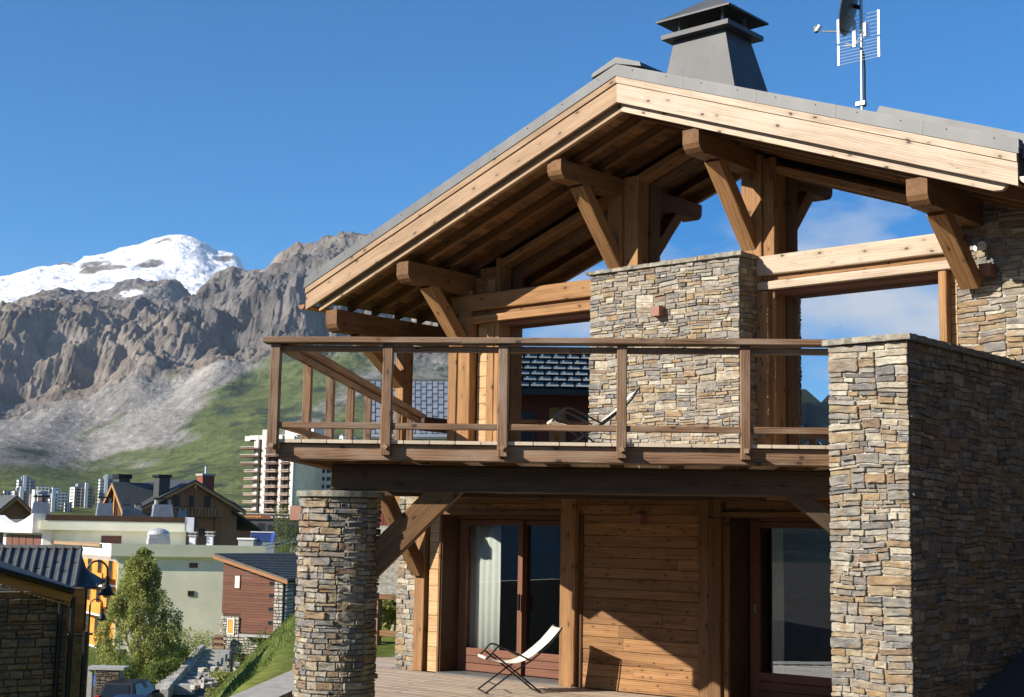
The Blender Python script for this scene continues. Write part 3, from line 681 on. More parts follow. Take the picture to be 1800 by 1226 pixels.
def rail(name, o, s0, s1, z, wd, h, segs, mat='rail'):
    L_ = (s1-s0)/segs
    for i in range(segs): board(name, onB(o, s0+L_*i+.001, z), onB(o, s0+L_*(i+1)-.001, z), wd, h, M[mat], bal, wob=.003, ch=.008)
rail('handrail', -.03, -.17, 5.9, 4.0, .2, .06, 3); rail('top_rail', -.0, -.0, 5.86, 3.92, .07, .06, 4)
for p, q in zip(PS, PS[1:]+(5.9,)): board('mid_rail', onB(-.02, p+.05, 3.14), onB(-.02, q-.052, 3.14), .06, .062, M['rail'], bal, wob=.003)
def left(t_, z, o=0): return Vector(A0+nB*t_+dB*(.03+o)+np.array([0, 0, z]))
board('handrail', left(.08, 4.0), left(9.0, 4.0), .2, .06, M['rail'], bal, wob=.003); board('top_rail', left(.02, 3.92, -.01), left(9.0, 3.92, -.01), .07, .07, M['rail'], bal, wob=.003)
board('mid_rail', left(.06, 3.14), left(9.0, 3.14), .06, .062, M['rail'], bal, wob=.002)
board('rim_beam', left(.17, 2.88, .03), left(9.0, 2.88, .03), .1, .17, M['beam'], bal)
for k in range(1, 8):
    board('post', left(1.17*k, 2.85, -.03), left(1.17*k, 3.9, -.03), .09, .10, M['rail'], bal, up=tuple(nB), wob=.003)
# side gallery rail running back along the house's left flank
board('handrail', (-4.22, .9, 3.98), (-4.22, 7.5, 3.98), .16, .10, M['darkbeam'], bal); board('handrail', (-4.22, .9, 3.86), (-4.22, 7.5, 3.86), .08, .12, M['darkbeam'], bal)
board('mid_rail', (-4.22, .9, 3.14), (-4.22, 7.5, 3.14), .06, .06, M['rail'], bal)
MB().box(-4.4, -3.29, .6, 7.5, 2.9, 2.965).build('gallery_floor', M['deck'], bal, local=False)

# ------------------------------------------------------------------ terrace of planks, and what stands on it
terr = tag(empty('terrace', (0, -2, 0)), kind='structure'); terr['label'] = 'sunlit plank terrace in front of the lower doors'
MB().prism([(-6.9, 2.2), (.55, -5.2), (6.0, -5.2), (6.0, 2.2)], 2, -.3, -.045).build('terrace_base', M['darkwood'], terr, local=False)
y = -.06
while y > -5.1:
    cuts = [-6.9, random.uniform(-2.5, 0), random.uniform(1, 4), 6.0]
    xl_ = -1.27-(y-.065+3.45)*1.07; cuts = [max(c_, xl_) for c_ in cuts]
    for a, c in zip(cuts, cuts[1:]):
        if c-a > .05: board('plank', (a+.002, y-.065, -.018+random.uniform(-.003, .003)), (c-.002, y-.065, -.018), .126, .036, M['deck'], terr, ch=.004)
    y -= .14
y = -.06
while y < 2.2:
    board('plank', (-1.27-(y+.07+3.45)*1.07, y+.07, -.018), (-3.8 if y < 1 else -3.35, y+.07, -.018), .132, .036, M['deck'], terr, ch=.004); y += .14
def lounger(label, P, ang, M0=None):
    t = tag(empty('sling_chair', P, ang), label, 'chair', 'cream sling chairs on black folding frames')
    W2 = .25; r = .0115
    for sd in (-W2, W2):
        q = lambda pts: [(x, sd, z) for x, z in pts]
        MB().tube(q([(0, .012), (.38, .29), (.61, .43), (.86, .63), (.97, .755), (1.03, .86)]), r, 8).build('leg', M['black'], t)
        MB().tube(q([(.75, .012), (.38, .30), (.09, .52)]), r, 8).build('leg', M['black'], t)
        MB().tube(q([(0, .455), (.07, .52), (.13, .59), (.16, .615), (.20, .615), (.26, .595), (.61, .43)]), r, 8).build('armrest', M['black'], t)
    for (x, z) in ((0, .012), (.75, .012), (0, .455), (1.03, .86), (.13, .115), (.6, .125)):
        MB().tube([(x, -W2, z), (x, W2, z)], r if x not in (.13, .6) else .008, 8).build('cross_bar', M['black'], t)
    prof = [(.0, .472), (.012, .466), (.08, .435), (.18, .41), (.3, .395), (.42, .40), (.53, .435), (.64, .50), (.75, .585), (.86, .68), (.95, .78), (1.03, .876)]
    V = []; F = []
    for x, z in prof:
        for k in range(5): V.append((x, -W2*.93+W2*1.86*k/4, z-.012*(1-abs(k-2)/2)))
    for i in range(len(prof)-1):
        for k in range(4): F.append((i*5+k, (i+1)*5+k, (i+1)*5+k+1, i*5+k+1))
    o = MB().add(V, F).build('sling', M['canvas'], t, smooth=True); sd_ = o.modifiers.new('thickness', 'SOLIDIFY'); sd_.thickness = .006
    MB().tube([(0, -W2*.9, .46), (0, W2*.9, .46)], .02, 10).build('sling_hem', M['canvas'], t)
    return t
ch1 = lounger('cream sling chair standing on the sunlit terrace before the lower glass door', (-.52, -1.525, 0), math.atan2(.81, .58))
c2 = on(2, 3.455, 962, 743)
ch2 = copy_tree(ch1, Matrix.Translation((c2[0]+.05, c2[1], 3.0)) @ Matrix.Rotation(math.atan2(.72, .69), 4, 'Z'), 'cream sling chair on the balcony behind the rail, in front of the stone pier')
# cube lights
def cube_light(P, rz, label, s=.13):
    t = tag(empty('wall_light', P, rz), label, 'wall light', 'terracotta cube wall lights')
    b = MB(); h = s/2; th = .006
    b.box(-h, h, -s, -s+th, -h, h); b.box(-h, h, -.012, 0, -h, h); b.box(-h, -h+th, -s+th, -.012, -h, h); b.box(h-th, h, -s+th, -.012, -h, h); b.build('housing', M['terracotta'], t)
    MB().box(-h+.012, h-.012, -s+.012, -.014, -.012, .012).build('lens', M['alu'], t)
cube_light((1.29, .0, 5.185), 0, 'cube light on the sunlit face of the stone pier above the rail', .14)
cube_light((5.74, .58, 5.36), 0, 'cube light on the shaded house wall below the security camera', .15)
cube_light((1.0, .0, 2.335), 0, 'cube light on the brown plank wall beside the lower glass door', .14)
an = math.atan2(dB[1], dB[0])
Pc = Vector((cc_.x, cc_.y, 2.27))+Vector((-.94, -.34, 0)).normalized()*(CR-.01); cube_light(Pc, math.atan2(-.34, -.94)+PI/2, 'cube light on the left side of the round stone column', .15)
t = tag(empty('security_camera', (5.66, .58, 5.68)), 'small white security camera on the house wall under the right eave', 'camera')
MB().lathe([(.0, -.01), (.055, 0), (.06, .03), (.05, .045)], (0, 0, 0), 16).build('base', M['white'], t, wm(t) @ Matrix.Rotation(PI/2, 4, 'X'), local=False) if False else None
b = MB(); b.tube([(0, .02, 0), (0, -.03, 0)], .055, 16); b.build('base', M['white'], t)
b = MB(); b.tube([(0, -.03, 0), (.01, -.07, -.02)], .02, 8); b.build('arm', M['white'], t)
b = MB(); b.tube([(.03, -.06, -.02), (-.03, -.16, -.05)], [.042, .035], 12); b.build('camera_body', M['white'], t)

# ------------------------------------------------------------------ chimney, aerial and dish on the roof
yc = 2.0
def frust(x0, x1, y0, y1, z0, X0, X1, Y0, Y1, z1):
    return MB().add([(x0, y0, z0), (x1, y0, z0), (x1, y1, z0), (x0, y1, z0), (X0, Y0, z1), (X1, Y0, z1), (X1, Y1, z1), (X0, Y1, z1)],
                    [(3, 2, 1, 0), (4, 5, 6, 7), (0, 1, 5, 4), (1, 2, 6, 5), (2, 3, 7, 6), (3, 0, 4, 7)])
t = tag(empty('chimney', (.5, 2.5, 8.3)), 'tapered dark sheet-metal chimney with a raised pyramid hood on the roof', 'chimney')
yf = 2.0
P1 = on(1, yf, 1160, 125); P2 = on(1, yf, 1278, 150); P3 = on(1, yf, 1271, 48); P4 = on(1, yf, 1182, 70)
wb = P2[0]-P1[0]; wt = P3[0]-P4[0]; xc = (P1[0]+P2[0])/2; xt = (P3[0]+P4[0])/2; zt = (P3[2]+P4[2])/2
dz = (zt-(P1[2]+P2[2])/2); k = (wb-wt)/dz; zb = 7.9; wb2 = wt+k*(zt-zb)
frust(xt-wb2/2, xt+wb2/2, yf-.1, yf-.1+wb2*.78, zb, xt-wt/2, xt+wt/2, yf+.05, yf+.05+wt*.78, zt).build('stack', M['zincdark'], t, local=False)
xa, xb, ya, yb = xt-wt/2-.15, xt+wt/2+.15, yf-.10, yf+.05+wt*.78+.15
frust(xa, xb, ya, yb, zt, xa, xb, ya, yb, zt+.075).build('collar', M['zincdark'], t, local=False)
for x in (xa+.22, xb-.22):
    for y in (ya+.2, yb-.2): MB().box(x-.02, x+.02, y-.02, y+.02, zt+.075, zt+.36).build('hood_leg', M['steel'], t, local=False)
hx0, hx1, hy0, hy1 = xa-.06, xb+.06, ya-.06, yb+.06; hm = ((hx0+hx1)/2, (hy0+hy1)/2)
b = MB(); zh = zt+.27
for dzz in (0, .03):
    b.add([(hx0, hy0, zh+dzz), (hx1, hy0, zh+dzz), (hx1, hy1, zh+dzz), (hx0, hy1, zh+dzz), (hm[0], hm[1], zh+.42+dzz)], [(0, 1, 4), (1, 2, 4), (2, 3, 4), (3, 0, 4)] if dzz else [(1, 0, 4), (2, 1, 4), (3, 2, 4), (0, 3, 4)])
n = len(b.v)-10
for i in range(4): b.f.append((i, (i+1) % 4, 5+(i+1) % 4, 5+i)); b.mi.append(0)
b.build('hood', M['zincdark'], t, local=False)
ya_ = .5
mast = on(1, ya_, 1515, 190); mx_, my_ = mast[0], ya_
t = tag(empty('tv_aerial', (mx_, my_, 7.4)), 'grid television aerial on a steel mast clamped to the roof', 'aerial')
MB().tube([(mx_, my_, 7.2), (mx_+.01, my_, 9.17)], .021, 10).build('mast', M['steel'], t, local=False)
MB().box(mx_-.07, mx_+.06, my_-.04, my_+.03, 7.72, 7.77).build('clamp', M['alu'], t, local=False)
MB().tube([(mx_+.035, my_+.02, 7.7), (mx_+.04, my_+.02, 8.2), (mx_+.03, my_+.02, 8.42), (mx_, my_-.03, 8.5)], .012, 6).build('cable', M['black'], t, local=False)
for z0, z1 in ((8.60, 8.93), (8.30, 8.57)):
    pn = empty('grid_panel', (mx_, my_-.06, z0), 0, t); hw = .29
    for sd in (-1, 1): MB().box(mx_+sd*hw-.013, mx_+sd*hw+.013, my_-.075+.03*0, my_-.06, z0, z1).build('side_plate', M['alu'], pn, local=False)
    m = 7
    for k in range(m): z = z0+.01+(z1-z0-.02)*k/(m-1); MB().tube([(mx_-hw, my_-.065, z), (mx_+hw, my_-.065, z)], .0034, 5).build('rod', M['alu'], pn, local=False)
MB().box(mx_-.07, mx_-.03, my_-.10, my_-.075, 8.5, 8.86).build('dipole_bar', M['alu'], t, local=False)
for dx, dz in ((-.14, .0), (-.1, .03), (.12, .02), (.16, .12)): MB().tube([(mx_-.05, my_-.09, 8.52), (mx_-.05+dx, my_-.14, 8.53+dz)], .008, 5).build('dipole', M['alu'], t, local=False)
MB().box(mx_+.10, mx_+.14, my_-.13, my_-.09, 8.6, 8.78).build('amplifier', M['white'], t, local=False)
t = tag(empty('satellite_dish', (mx_-.06, my_, 9.0)), 'dark satellite dish seen edge-on beside the aerial mast with a feed arm', 'dish')
dn = Vector((-.93, -.28, .25)).normalized(); dx_ = dn.orthogonal().normalized(); dy_ = dn.cross(dx_); dc = Vector((mx_-.12, my_-.02, 9.10)); V = []; F = []
n1, n2 = 5, 24
for off in (0, -.012):
    for i in range(n1+1):
        rr = .40*i/n1
        for k2 in range(n2): V.append(dc+dx_*rr*math.cos(2*PI*k2/n2)+dy_*rr*math.sin(2*PI*k2/n2)+dn*(.07*(rr/.4)**2-.03+off))
h_ = (n1+1)*n2
for i in range(n1):
    for k2 in range(n2):
        q = (i*n2+k2, (i+1)*n2+k2, (i+1)*n2+(k2+1) % n2, i*n2+(k2+1) % n2); F.append(q); F.append(tuple(x+h_ for x in reversed(q)))
for k2 in range(n2): F.append((n1*n2+k2, n1*n2+h_+k2, n1*n2+h_+(k2+1) % n2, n1*n2+(k2+1) % n2))
MB().add(V, F).build('reflector', M['dish'] if 'dish' in M else M['zincdark'], t, local=False, smooth=False)
MB().tube([dc+Vector((.0, .0, -.36)), on(1, ya_-.1, 1445, 55)], .012, 6).build('feed_arm', M['steel'], t, local=False)
e_ = on(1, ya_-.1, 1438, 50)
MB().tube([e_+np.array([-.02, 0, -.03]), e_+np.array([.03, 0, .03])], .032, 10).build('feed_horn', M['alu'], t, local=False)
MB().box(e_[0]-.05, e_[0]-.015, e_[1]-.03, e_[1]+.03, e_[2]-.05, e_[2]+.03).build('feed_clip', M['black'], t, local=False)
MB().tube([dc-dn*.03, (mx_, my_, 9.05)], .03, 8).build('bracket', M['black'], t, local=False)

# ------------------------------------------------------------------ ground
def W3(r, f, z): return np.array([CAM[0]+r*r0[0]+f*f0[0], CAM[1]+r*r0[1]+f*f0[1], z])
def PXW(px, f, z, py=960):
    P = gp(px, py, f); return np.array([P[0], P[1], z])
ZF = ([-400, -30, 0, 40, 50, 62, 85, 100, 108, 125, 160, 300, 500, 1200, 2000], [.3, .3, .2, -6, -6.1, -6.2, -6.6, -7.6, -8.0, -7.6, -7, -5, -1, 7, 55])
def zground(r, f):
    r = np.asarray(r, float); f = np.asarray(f, float)
    zv = np.interp(f, *ZF)
    capz = np.interp(f, [-60, 20, 30, 33, 37, 60], [-.14, -.13, .28, .28, -.12, -.12])
    rs_ = np.where(f < 24, -3.80, -3.80-(f-24)*.118)
    near = capz+np.where(f > 12, 1.05*np.minimum(0, r-rs_), 0)+np.where(r < -4.2, -(np.clip(f-33, 0, 60))*.25, 0)
    zv2 = np.where(f < 40, np.interp(r, [-60, -12], [-6, -6]), zv)
    z = np.where(f > 12, np.maximum(near, zv2), capz)
    far = sm(75, 110, f)                       # behind the chalet the plateau falls away too
    return z*(1-far)+zv*far
rr_ = np.concatenate([np.linspace(-140, -20, 70), np.linspace(-19, 8, 90), np.linspace(9, 90, 40)]); ff_ = np.concatenate([np.linspace(-60, 10, 24), np.linspace(11, 45, 110), np.linspace(46, 180, 110)])
rg, fg = np.meshgrid(rr_, ff_); zg_ = zground(rg, fg)+(fbm(rg*.6, fg*.6, 4, 3)-.5)*.16-.04
PX = 900+2520*rg/np.maximum(fg, 1)
n = fbm(rg*.35, fg*.35, 4, 9)[..., None]
gc = np.array([.10, .125, .035])*(.75+.6*n)+np.array([.05, .04, .01])*sm(.5, .75, fbm(rg*.12, fg*.12, 3, 21))[..., None]
gc[fg < 12] = (.10, .095, .09)
P = np.stack([CAM[0]+rg*r0[0]+fg*f0[0], CAM[1]+rg*r0[1]+fg*f0[1], zg_], -1)
M['grassland'] = albedo_mat('short_turf', s1=3., bump=.6, bd=.05)
o = place(bpy.data.objects.new('ground', grid_mesh('ground', P, M['grassland'], gc))); o['kind'] = 'structure'
M['asphalt'] = plain('asphalt', (.055, .053, .052), .9, nscale=40, amt=.3, bump=.3); M['concrete'] = plain('pale_concrete', (.36, .35, .32), .9, nscale=7, amt=.2, bump=.3)
def sheet(name, pts, mat, dz=.03, parent=None, lift=None):
    "ground-hugging strip through rows of (r, f) pairs"
    V = []; F = []
    for (a, c) in pts:
        for k in range(7):
            r = a[0]+(c[0]-a[0])*k/6; f = a[1]+(c[1]-a[1])*k/6; V.append(W3(r, f, float(zground(r, f))+dz if lift is None else lift))
    for i in range(len(pts)-1):
        for k in range(6): F.append((i*7+k, i*7+k+1, (i+1)*7+k+1, (i+1)*7+k))
    o = MB().add(V, F).build(name, mat, parent); o['kind'] = 'structure'; return o
sheet('road', [((-24+.06*i, 45+i*2.2), (-9.5-.28*i, 45+i*2.2)) for i in range(18)], M['asphalt'], .09)
path = MB()
for i in range(8):
    f1 = 12+i*1.4
    e0, e1 = -3.69+.069*(f1-17.9), -3.69+.069*(f1+1.385-17.9)
    A_ = [W3(e0, f1, 0), W3(e0+.62, f1, 0), W3(e1+.62, f1+1.385, 0), W3(e1, f1+1.385, 0)]
    zt_ = -.10+.006*i; b = MB().add([(*p[:2], -.6) for p in A_]+[(*p[:2], zt_) for p in A_], [(3, 2, 1, 0), (4, 5, 6, 7), (0, 1, 5, 4), (1, 2, 6, 5), (2, 3, 7, 6), (3, 0, 4, 7)])
    if i == 0: pth = empty('path', W3(-3.5, 12, 0)); pth['kind'] = 'structure'
    b.build('paving_slab', M['concrete'], pth, local=False)
# dark bank rising beside the right-hand wall
q0 = on(0, 6.86, 1690, 1240); q1 = on(0, 6.86, 1800, 1140)
sl_ = (q1[2]-q0[2])/(q1[1]-q0[1]); V = []; F = []
for i in range(12):
    y = -9+i*1.1; z = q0[2]+(y-q0[1])*sl_; z = min(z, 2.2)
    for x in (6.83, 8, 10, 14): V.append((x, y, z if z > -.3 else -.3))
for i in range(11):
    for k in range(3): F.append((i*4+k, i*4+k+1, i*4+k+5, i*4+k+4))
o = MB().add(V, F).build('driveway', M['asphalt'], None); o['kind'] = 'structure'
# grass on the near bank: blades one could not count
V = []; F = []; rn = np.random.RandomState(5)
for i in range(34000):
    f = rn.uniform(17, 34) if i < 26000 else rn.uniform(34, 110)
    r = rn.uniform(-9.5, -3.9) if i < 26000 else rn.uniform(-.36*f, -.12*f)
    if i >= 26000 and -24 < r < -9.5-.13*(f-45) and 44 < f < 84: continue
    z = float(zground(r, f))-.03; h = rn.uniform(.02, .085)*(.5+rn.rand())*(1 if f < 34 else 3.6); a = rn.uniform(0, PI); wv = .007*(1 if f < 34 else 3.2)
    P0 = W3(r, f, z); d = np.array([math.cos(a)*wv, math.sin(a)*wv, 0]); ln = np.array([rn.uniform(-.5, .5)*h, rn.uniform(-.5, .5)*h, h]); k = len(V)
    V += [P0-d, P0+d, P0+ln]; F.append((k, k+1, k+2))
M['blade'] = plain('grass_blade', (.13, .17, .04), .8, nscale=1.2, amt=.4)
o = MB().add(V, F).build('grass', M['blade'], None); o['kind'] = 'stuff'

# ------------------------------------------------------------------ mountains: one heightfield, fanned out from the valley
def elev(px, py):
    d = FW[None]+RT[None]*((np.asarray(px)-900)/FPX)[:, None]-UP[None]*((np.asarray(py)-613)/FPX)[:, None]
    hr = d@r0; hf = d@f0; return d[:, 2]/np.hypot(hr, hf), np.arctan2(hr, hf)
pxs = np.concatenate([np.arange(-420, -60, 8.), np.arange(-60, 860, 1.55), np.arange(860, 1500, 10.)])
def cv(pts, sg=24):
    x, y = zip(*pts); u = np.arange(-500, 1600, 1.5); v = np.interp(u, x, y); k = np.exp(-(np.arange(-60, 61)*1.5/sg)**2/2); k /= k.sum()
    return np.interp(pxs, u, np.convolve(np.pad(v, 60, mode='edge'), k, mode='valid'))
LN = [(1150, cv([(-400, 914), (1500, 930)])), (1500, cv([(-400, 890), (200, 890), (430, 890), (1500, 910)])), (1900, cv([(-400, 862), (0, 866), (200, 868), (430, 868), (800, 880), (1500, 900)])),
      (2250, cv([(-400, 800), (-100, 808), (0, 812), (60, 822), (120, 842), (230, 850), (430, 812), (500, 800), (650, 790), (1100, 820), (1500, 860)])),
      (2450, cv([(-400, 795), (0, 806), (90, 814), (150, 838), (230, 836), (430, 780), (500, 770), (650, 760), (1100, 800), (1500, 840)])),
      (2750, cv([(-400, 760), (0, 768), (90, 776), (150, 790), (300, 760), (430, 722), (560, 705), (650, 690), (800, 690), (1100, 760), (1500, 800)])),
      (3300, cv([(-400, 720), (0, 738), (60, 705), (100, 668), (150, 688), (190, 660), (240, 622), (300, 645), (345, 636), (385, 596), (420, 642), (450, 640), (500, 604), (560, 590), (640, 600), (800, 620), (1100, 700), (1500, 760)])),
      (3560, cv([(-400, 560), (0, 562), (100, 552), (200, 568), (260, 555), (335, 570), (380, 545), (430, 520), (520, 505), (640, 505), (800, 560), (1100, 640), (1500, 700)])),
      (4150, cv([(-400, 540), (0, 541), (100, 534), (200, 547), (325, 556), (338, 546), (348, 512), (366, 488), (400, 468), (462, 467), (482, 445), (503, 438), (512, 428), (524, 436), (548, 431), (582, 419), (610, 420), (636, 428), (700, 440), (800, 500), (1100, 620), (1500, 690)], 3)),
      (4400, cv([(-400, 570), (0, 572), (325, 575), (370, 580), (640, 560), (1500, 800)])),
      (5100, cv([(-400, 548), (0, 538), (60, 508), (100, 501), (150, 506), (192, 499), (212, 484), (250, 480), (290, 500), (330, 527), (350, 560), (640, 640), (1500, 800)], 8)),
      (5700, cv([(-400, 620), (0, 600), (330, 590), (1500, 820)])),
      (6500, cv([(-400, 545), (0, 540), (200, 530), (330, 530), (420, 560), (700, 700), (1500, 820)])),
      (7300, cv([(-400, 520), (0, 512), (120, 500), (250, 488), (330, 486), (420, 500), (700, 680), (1500, 820)])),
      (8000, cv([(-400, 500), (0, 484), (60, 468), (92, 463), (120, 462), (136, 450), (180, 442), (195, 434), (250, 424), (276, 414), (305, 409), (327, 414), (345, 425), (368, 441), (400, 446), (416, 459), (440, 520), (700, 700), (1500, 830)], 4)),
      (9500, cv([(-400, 640), (700, 760), (1500, 860)]))]
rr = np.concatenate([np.linspace(1150, 3200, 150, endpoint=False), np.linspace(3200, 4300, 300, endpoint=False), np.linspace(4300, 5300, 110, endpoint=False), np.linspace(5300, 6300, 30, endpoint=False), np.linspace(6300, 8300, 170), np.linspace(8350, 9500, 10)])
hs_ = np.array([CAM[2]+r*elev(pxs, y)[0] for r, y in LN]); rk = np.array([r for r, _ in LN]); th = elev(pxs, np.full_like(pxs, 700))[1]
TH, RR = np.meshgrid(th, rr); X0 = RR*np.sin(TH); Y0 = RR*np.cos(TH)
rib = ridged(X0/150, Y0/420, 5, 11, .55)-.55; rib2 = ridged(X0/420+3, Y0/900, 4, 31, .5)-.5
cliff = np.exp(-((RR-3480)/330)**2)+.8*np.exp(-((RR-3950)/330)**2)+.6*np.exp(-((RR-5050)/260)**2)
ampv = .35+1.3*fbm(X0/700, Y0/700, 2, 301)
Rw = RR-(rib*190*ampv+rib2*420)*np.clip(cliff, 0, 1)
Hh = np.empty_like(RR)
for j in range(len(pxs)): Hh[:, j] = np.interp(Rw[:, j], rk, hs_[:, j])
rock_amt = np.clip(cliff, 0, 1)
Hh += rock_amt*((ridged(X0/95, Y0/95, 6, 41, .58)-.5)*46*ampv+(ridged(X0/330, Y0/330, 5, 51, .5)-.5)*125)
Hh += (1-rock_amt)*np.interp(RR, [1150, 2000, 3200, 6000, 8000], [1, 5, 9, 32, 34])*(fbm(X0/140, Y0/140, 6, 61, .55)-.5)*1.6
Hh += rock_amt*(ridged(X0/38, Y0/38, 4, 46, .6)-.5)*17
Hh += (fbm(X0/28, Y0/28, 3, 71)-.5)*np.interp(RR, [1150, 2000, 3000, 3500, 5000, 6500], [.6, 1.6, 2.5, 9, 10, 6])
# ground colour: rock, scree, turf, snow where each lies, plus the left hollow's painted shade
vx = RR*np.sin(TH); vf = RR*np.cos(TH); PW_ = np.stack([CAM[0]+vx*r0[0]+vf*f0[0], CAM[1]+vx*r0[1]+vf*f0[1], Hh], -1)
dd = PW_-CAM; dep = dd@FW; QX = 900+FPX*(dd@RT)/dep; QY = 613-FPX*(dd@UP)/dep
wx = (fbm(X0/170, Y0/170, 5, 81)-.5); wy = (fbm(X0/170+9, Y0/170, 5, 91)-.5); qx = QX+wx*55; qy = QY+wy*45
gz = np.gradient(Hh, axis=0)/np.gradient(RR, axis=0)
mott = fbm(X0/60, Y0/60, 5, 101)[..., None]; mot2 = fbm(X0/240, Y0/240, 4, 111)[..., None]
rockc = np.array([.125, .113, .104])*(.4+1.2*mott)+np.array([.062, .043, .022])*sm(.45, .7, mot2)
scree = np.array([.205, .190, .172])*(.85+.3*mott); tonguec = np.array([.30, .277, .243])*(.9+.2*mott)
turf = np.array([.098, .118, .040])*(.6+.75*mott)+np.array([.06, .045, .015])*sm(.45, .75, mot2); shrub = np.array([.03, .045, .028])  # shrub colour also paints the left hollow's shade
def mixv(a, b_, k): k = np.clip(k, 0, 1)[..., None]; return a*(1-k)+b_*k
strata = np.sin((Hh+X0*.22+60*fbm(X0/400, Y0/400, 3, 401))/13.)[..., None]; rockc = rockc*(1+.20*strata*fbm(X0/200, Y0/200, 2, 405)[..., None])
bould = sm(.66, .78, fbm(X0/11, Y0/17, 2, 411))[..., None]; scree = scree*(1-.35*bould)+.10*sm(.7, .8, fbm(X0/9+5, Y0/14, 2, 421))[..., None]; turf = turf*(1-.3*bould)
strk = fbm((QY+.95*QX)/7., (QX-QY)/130., 4, 441)[..., None]; scree = scree*(.72+.56*strk); tonguec = tonguec*(.8+.4*strk)
Cc = scree+0*mott
tl = 596+(395-qx)*.95                           # axis of the pale scree tongue
Cc = mixv(Cc, tonguec, np.exp(-((qy-tl-18)/(26+np.clip(395-qx, 0, 300)*.10))**2)*sm(425, 390, qx)*sm(90, 190, qx))
gline = 640+(430-qx)*1.02                       # turf lies right of and below this line
gm = sm(-8, 26, qy-gline-(fbm(X0/90, Y0/90, 4, 121)-.5)*70)*(qx > 215)
Cc = mixv(Cc, turf, gm*np.clip(1.15-rock_amt, 0, 1))
strip = np.exp(-((qy-(640+(330-qx)*.78))/9)**2)*sm(120,170,qx)*sm(410,370,qx)*sm(.42, .6, fbm(X0/80, Y0/80, 3, 131)); Cc = mixv(Cc, turf, strip*.8)
Cc = mixv(Cc, turf, sm(815, 838, qy+wy*20)); Cc = mixv(Cc, turf, sm(.6, .75, fbm(X0/120, Y0/120, 4, 141))*sm(740, 800, qy)*.9)
sc2 = np.exp(-((qy-(790-(qx-480)*.75))/22)**2)*sm(455,500,qx)*sm(740,690,qx); Cc = mixv(Cc, scree, sc2*.9); Cc = mixv(Cc, scree, sm(640, 760, qx)*.7*(qy < 720))
Cc = mixv(Cc, shrub, sm(.6, .7, fbm(X0/70, Y0/70, 5, 151))*gm*.85); Cc = mixv(Cc, shrub, np.exp(-(((QX-45)/55)**2+((QY-797)/17)**2)*1.2)*1.6*fbm(X0/60, Y0/60, 4, 431))  # second mix darkens the left hollow: its shade put into the colour
Cc = mixv(Cc, rockc, sm(.35, .6, rock_amt)*(RR < 5700)); Cc = mixv(Cc, rockc, sm(.55, .85, np.abs(gz))*(RR > 2300)*(RR < 5700)*.8)
snow = np.array([.74, .75, .77])+0*mott
Cc = mixv(Cc, snow, (RR > 5750)*1.)
def blob(cx, cy, a, b_): return np.exp(-(((QX+wx*30-cx)/a)**2+((QY+wy*24-cy)/b_)**2)*1.4)
rk_s = blob(262, 461, 36, 11)+blob(398, 458, 26, 12)+blob(285, 428, 26, 7)*.8+blob(150, 470, 55, 13)*.85+blob(100, 487, 20, 10)*.6+blob(352, 430, 14, 6)+blob(110, 463, 26, 5)+blob(310, 492, 30, 9)*.7+blob(200, 466, 30, 8)*.7
Cc = mixv(Cc, rockc*.9+.02, sm(.50, .80, rk_s*(.45+1.1*fbm(X0/130, Y0/130, 5, 161)))*(RR > 5750))
sp = blob(240, 513, 22, 5)+blob(228, 516, 14, 7)+blob(318, 508, 14, 16)*.0+blob(292, 527, 8, 6); Cc = mixv(Cc, snow, sm(.4, .6, sp)*(RR < 5750)*(RR > 4300))
M['mountain'] = albedo_mat('mountain_ground', s1=.035, amt=.3, bump=.9, bd=9.)
cut = int(np.searchsorted(rr, 5700))
o = place(bpy.data.objects.new('mountain', grid_mesh('mountain', PW_[:cut+1], M['mountain'], np.clip(Cc[:cut+1], 0, 1)))); o['kind'] = 'structure'
o = place(bpy.data.objects.new('snow_mountain', grid_mesh('snow_mountain', PW_[cut:], M['mountain'], np.clip(Cc[cut:], 0, 1)))); o['kind'] = 'structure'
# valley floor between the gardens and the mountain foot
rg, fg = np.meshgrid(np.linspace(-900, 700, 60), np.linspace(165, 1330, 60)); zv = np.interp(fg, *ZF)+(fbm(rg/60, fg/60, 4, 171)-.5)*4-.3
P = np.stack([CAM[0]+rg*r0[0]+fg*f0[0], CAM[1]+rg*r0[1]+fg*f0[1], zv], -1); gcol = np.array([.075, .10, .035])*(.6+.8*fbm(rg/40, fg/40, 4, 181)[..., None])
M['meadow'] = albedo_mat('meadow', s1=.2); o = place(bpy.data.objects.new('meadow', grid_mesh('meadow', P, M['meadow'], gcol))); o['kind'] = 'structure'
# the other valley side, behind the camera: what the windows mirror
ths = np.linspace(R(70), R(290), 240); rs = np.concatenate([np.linspace(70, 1000, 60), np.linspace(1050, 3600, 60)]); TH2, R2 = np.meshgrid(ths, rs)
x2, y2 = R2*np.sin(TH2), R2*np.cos(TH2)
tanp = np.interp(R2, [70, 150, 300, 900, 1700, 2600, 3600], [.0, -.035, -.01, .04, .095, .085, .04])*(.75+.5*fbm(TH2*6, R2/2500, 4, 191))
z2 = np.where((x2 > -138) & (x2 < 88) & (y2 > -58), -14, 0)+CAM[2]-2.4+R2*tanp+(fbm(x2/60, y2/60, 5, 201)-.5)*np.interp(R2, [70, 150, 300, 2600], [.5, 2, 12, 170])
P = np.stack([CAM[0]+x2*r0[0]+y2*f0[0], CAM[1]+x2*r0[1]+y2*f0[1], z2], -1)
c2_ = np.array([.05, .072, .068])*(.4+1.2*fbm(x2/40, y2/40, 5, 211)[..., None]); c2_ = mixv(c2_, np.array([.07, .09, .03])+0*c2_, sm(.55, .7, fbm(x2/160, y2/160, 4, 215))*.7)
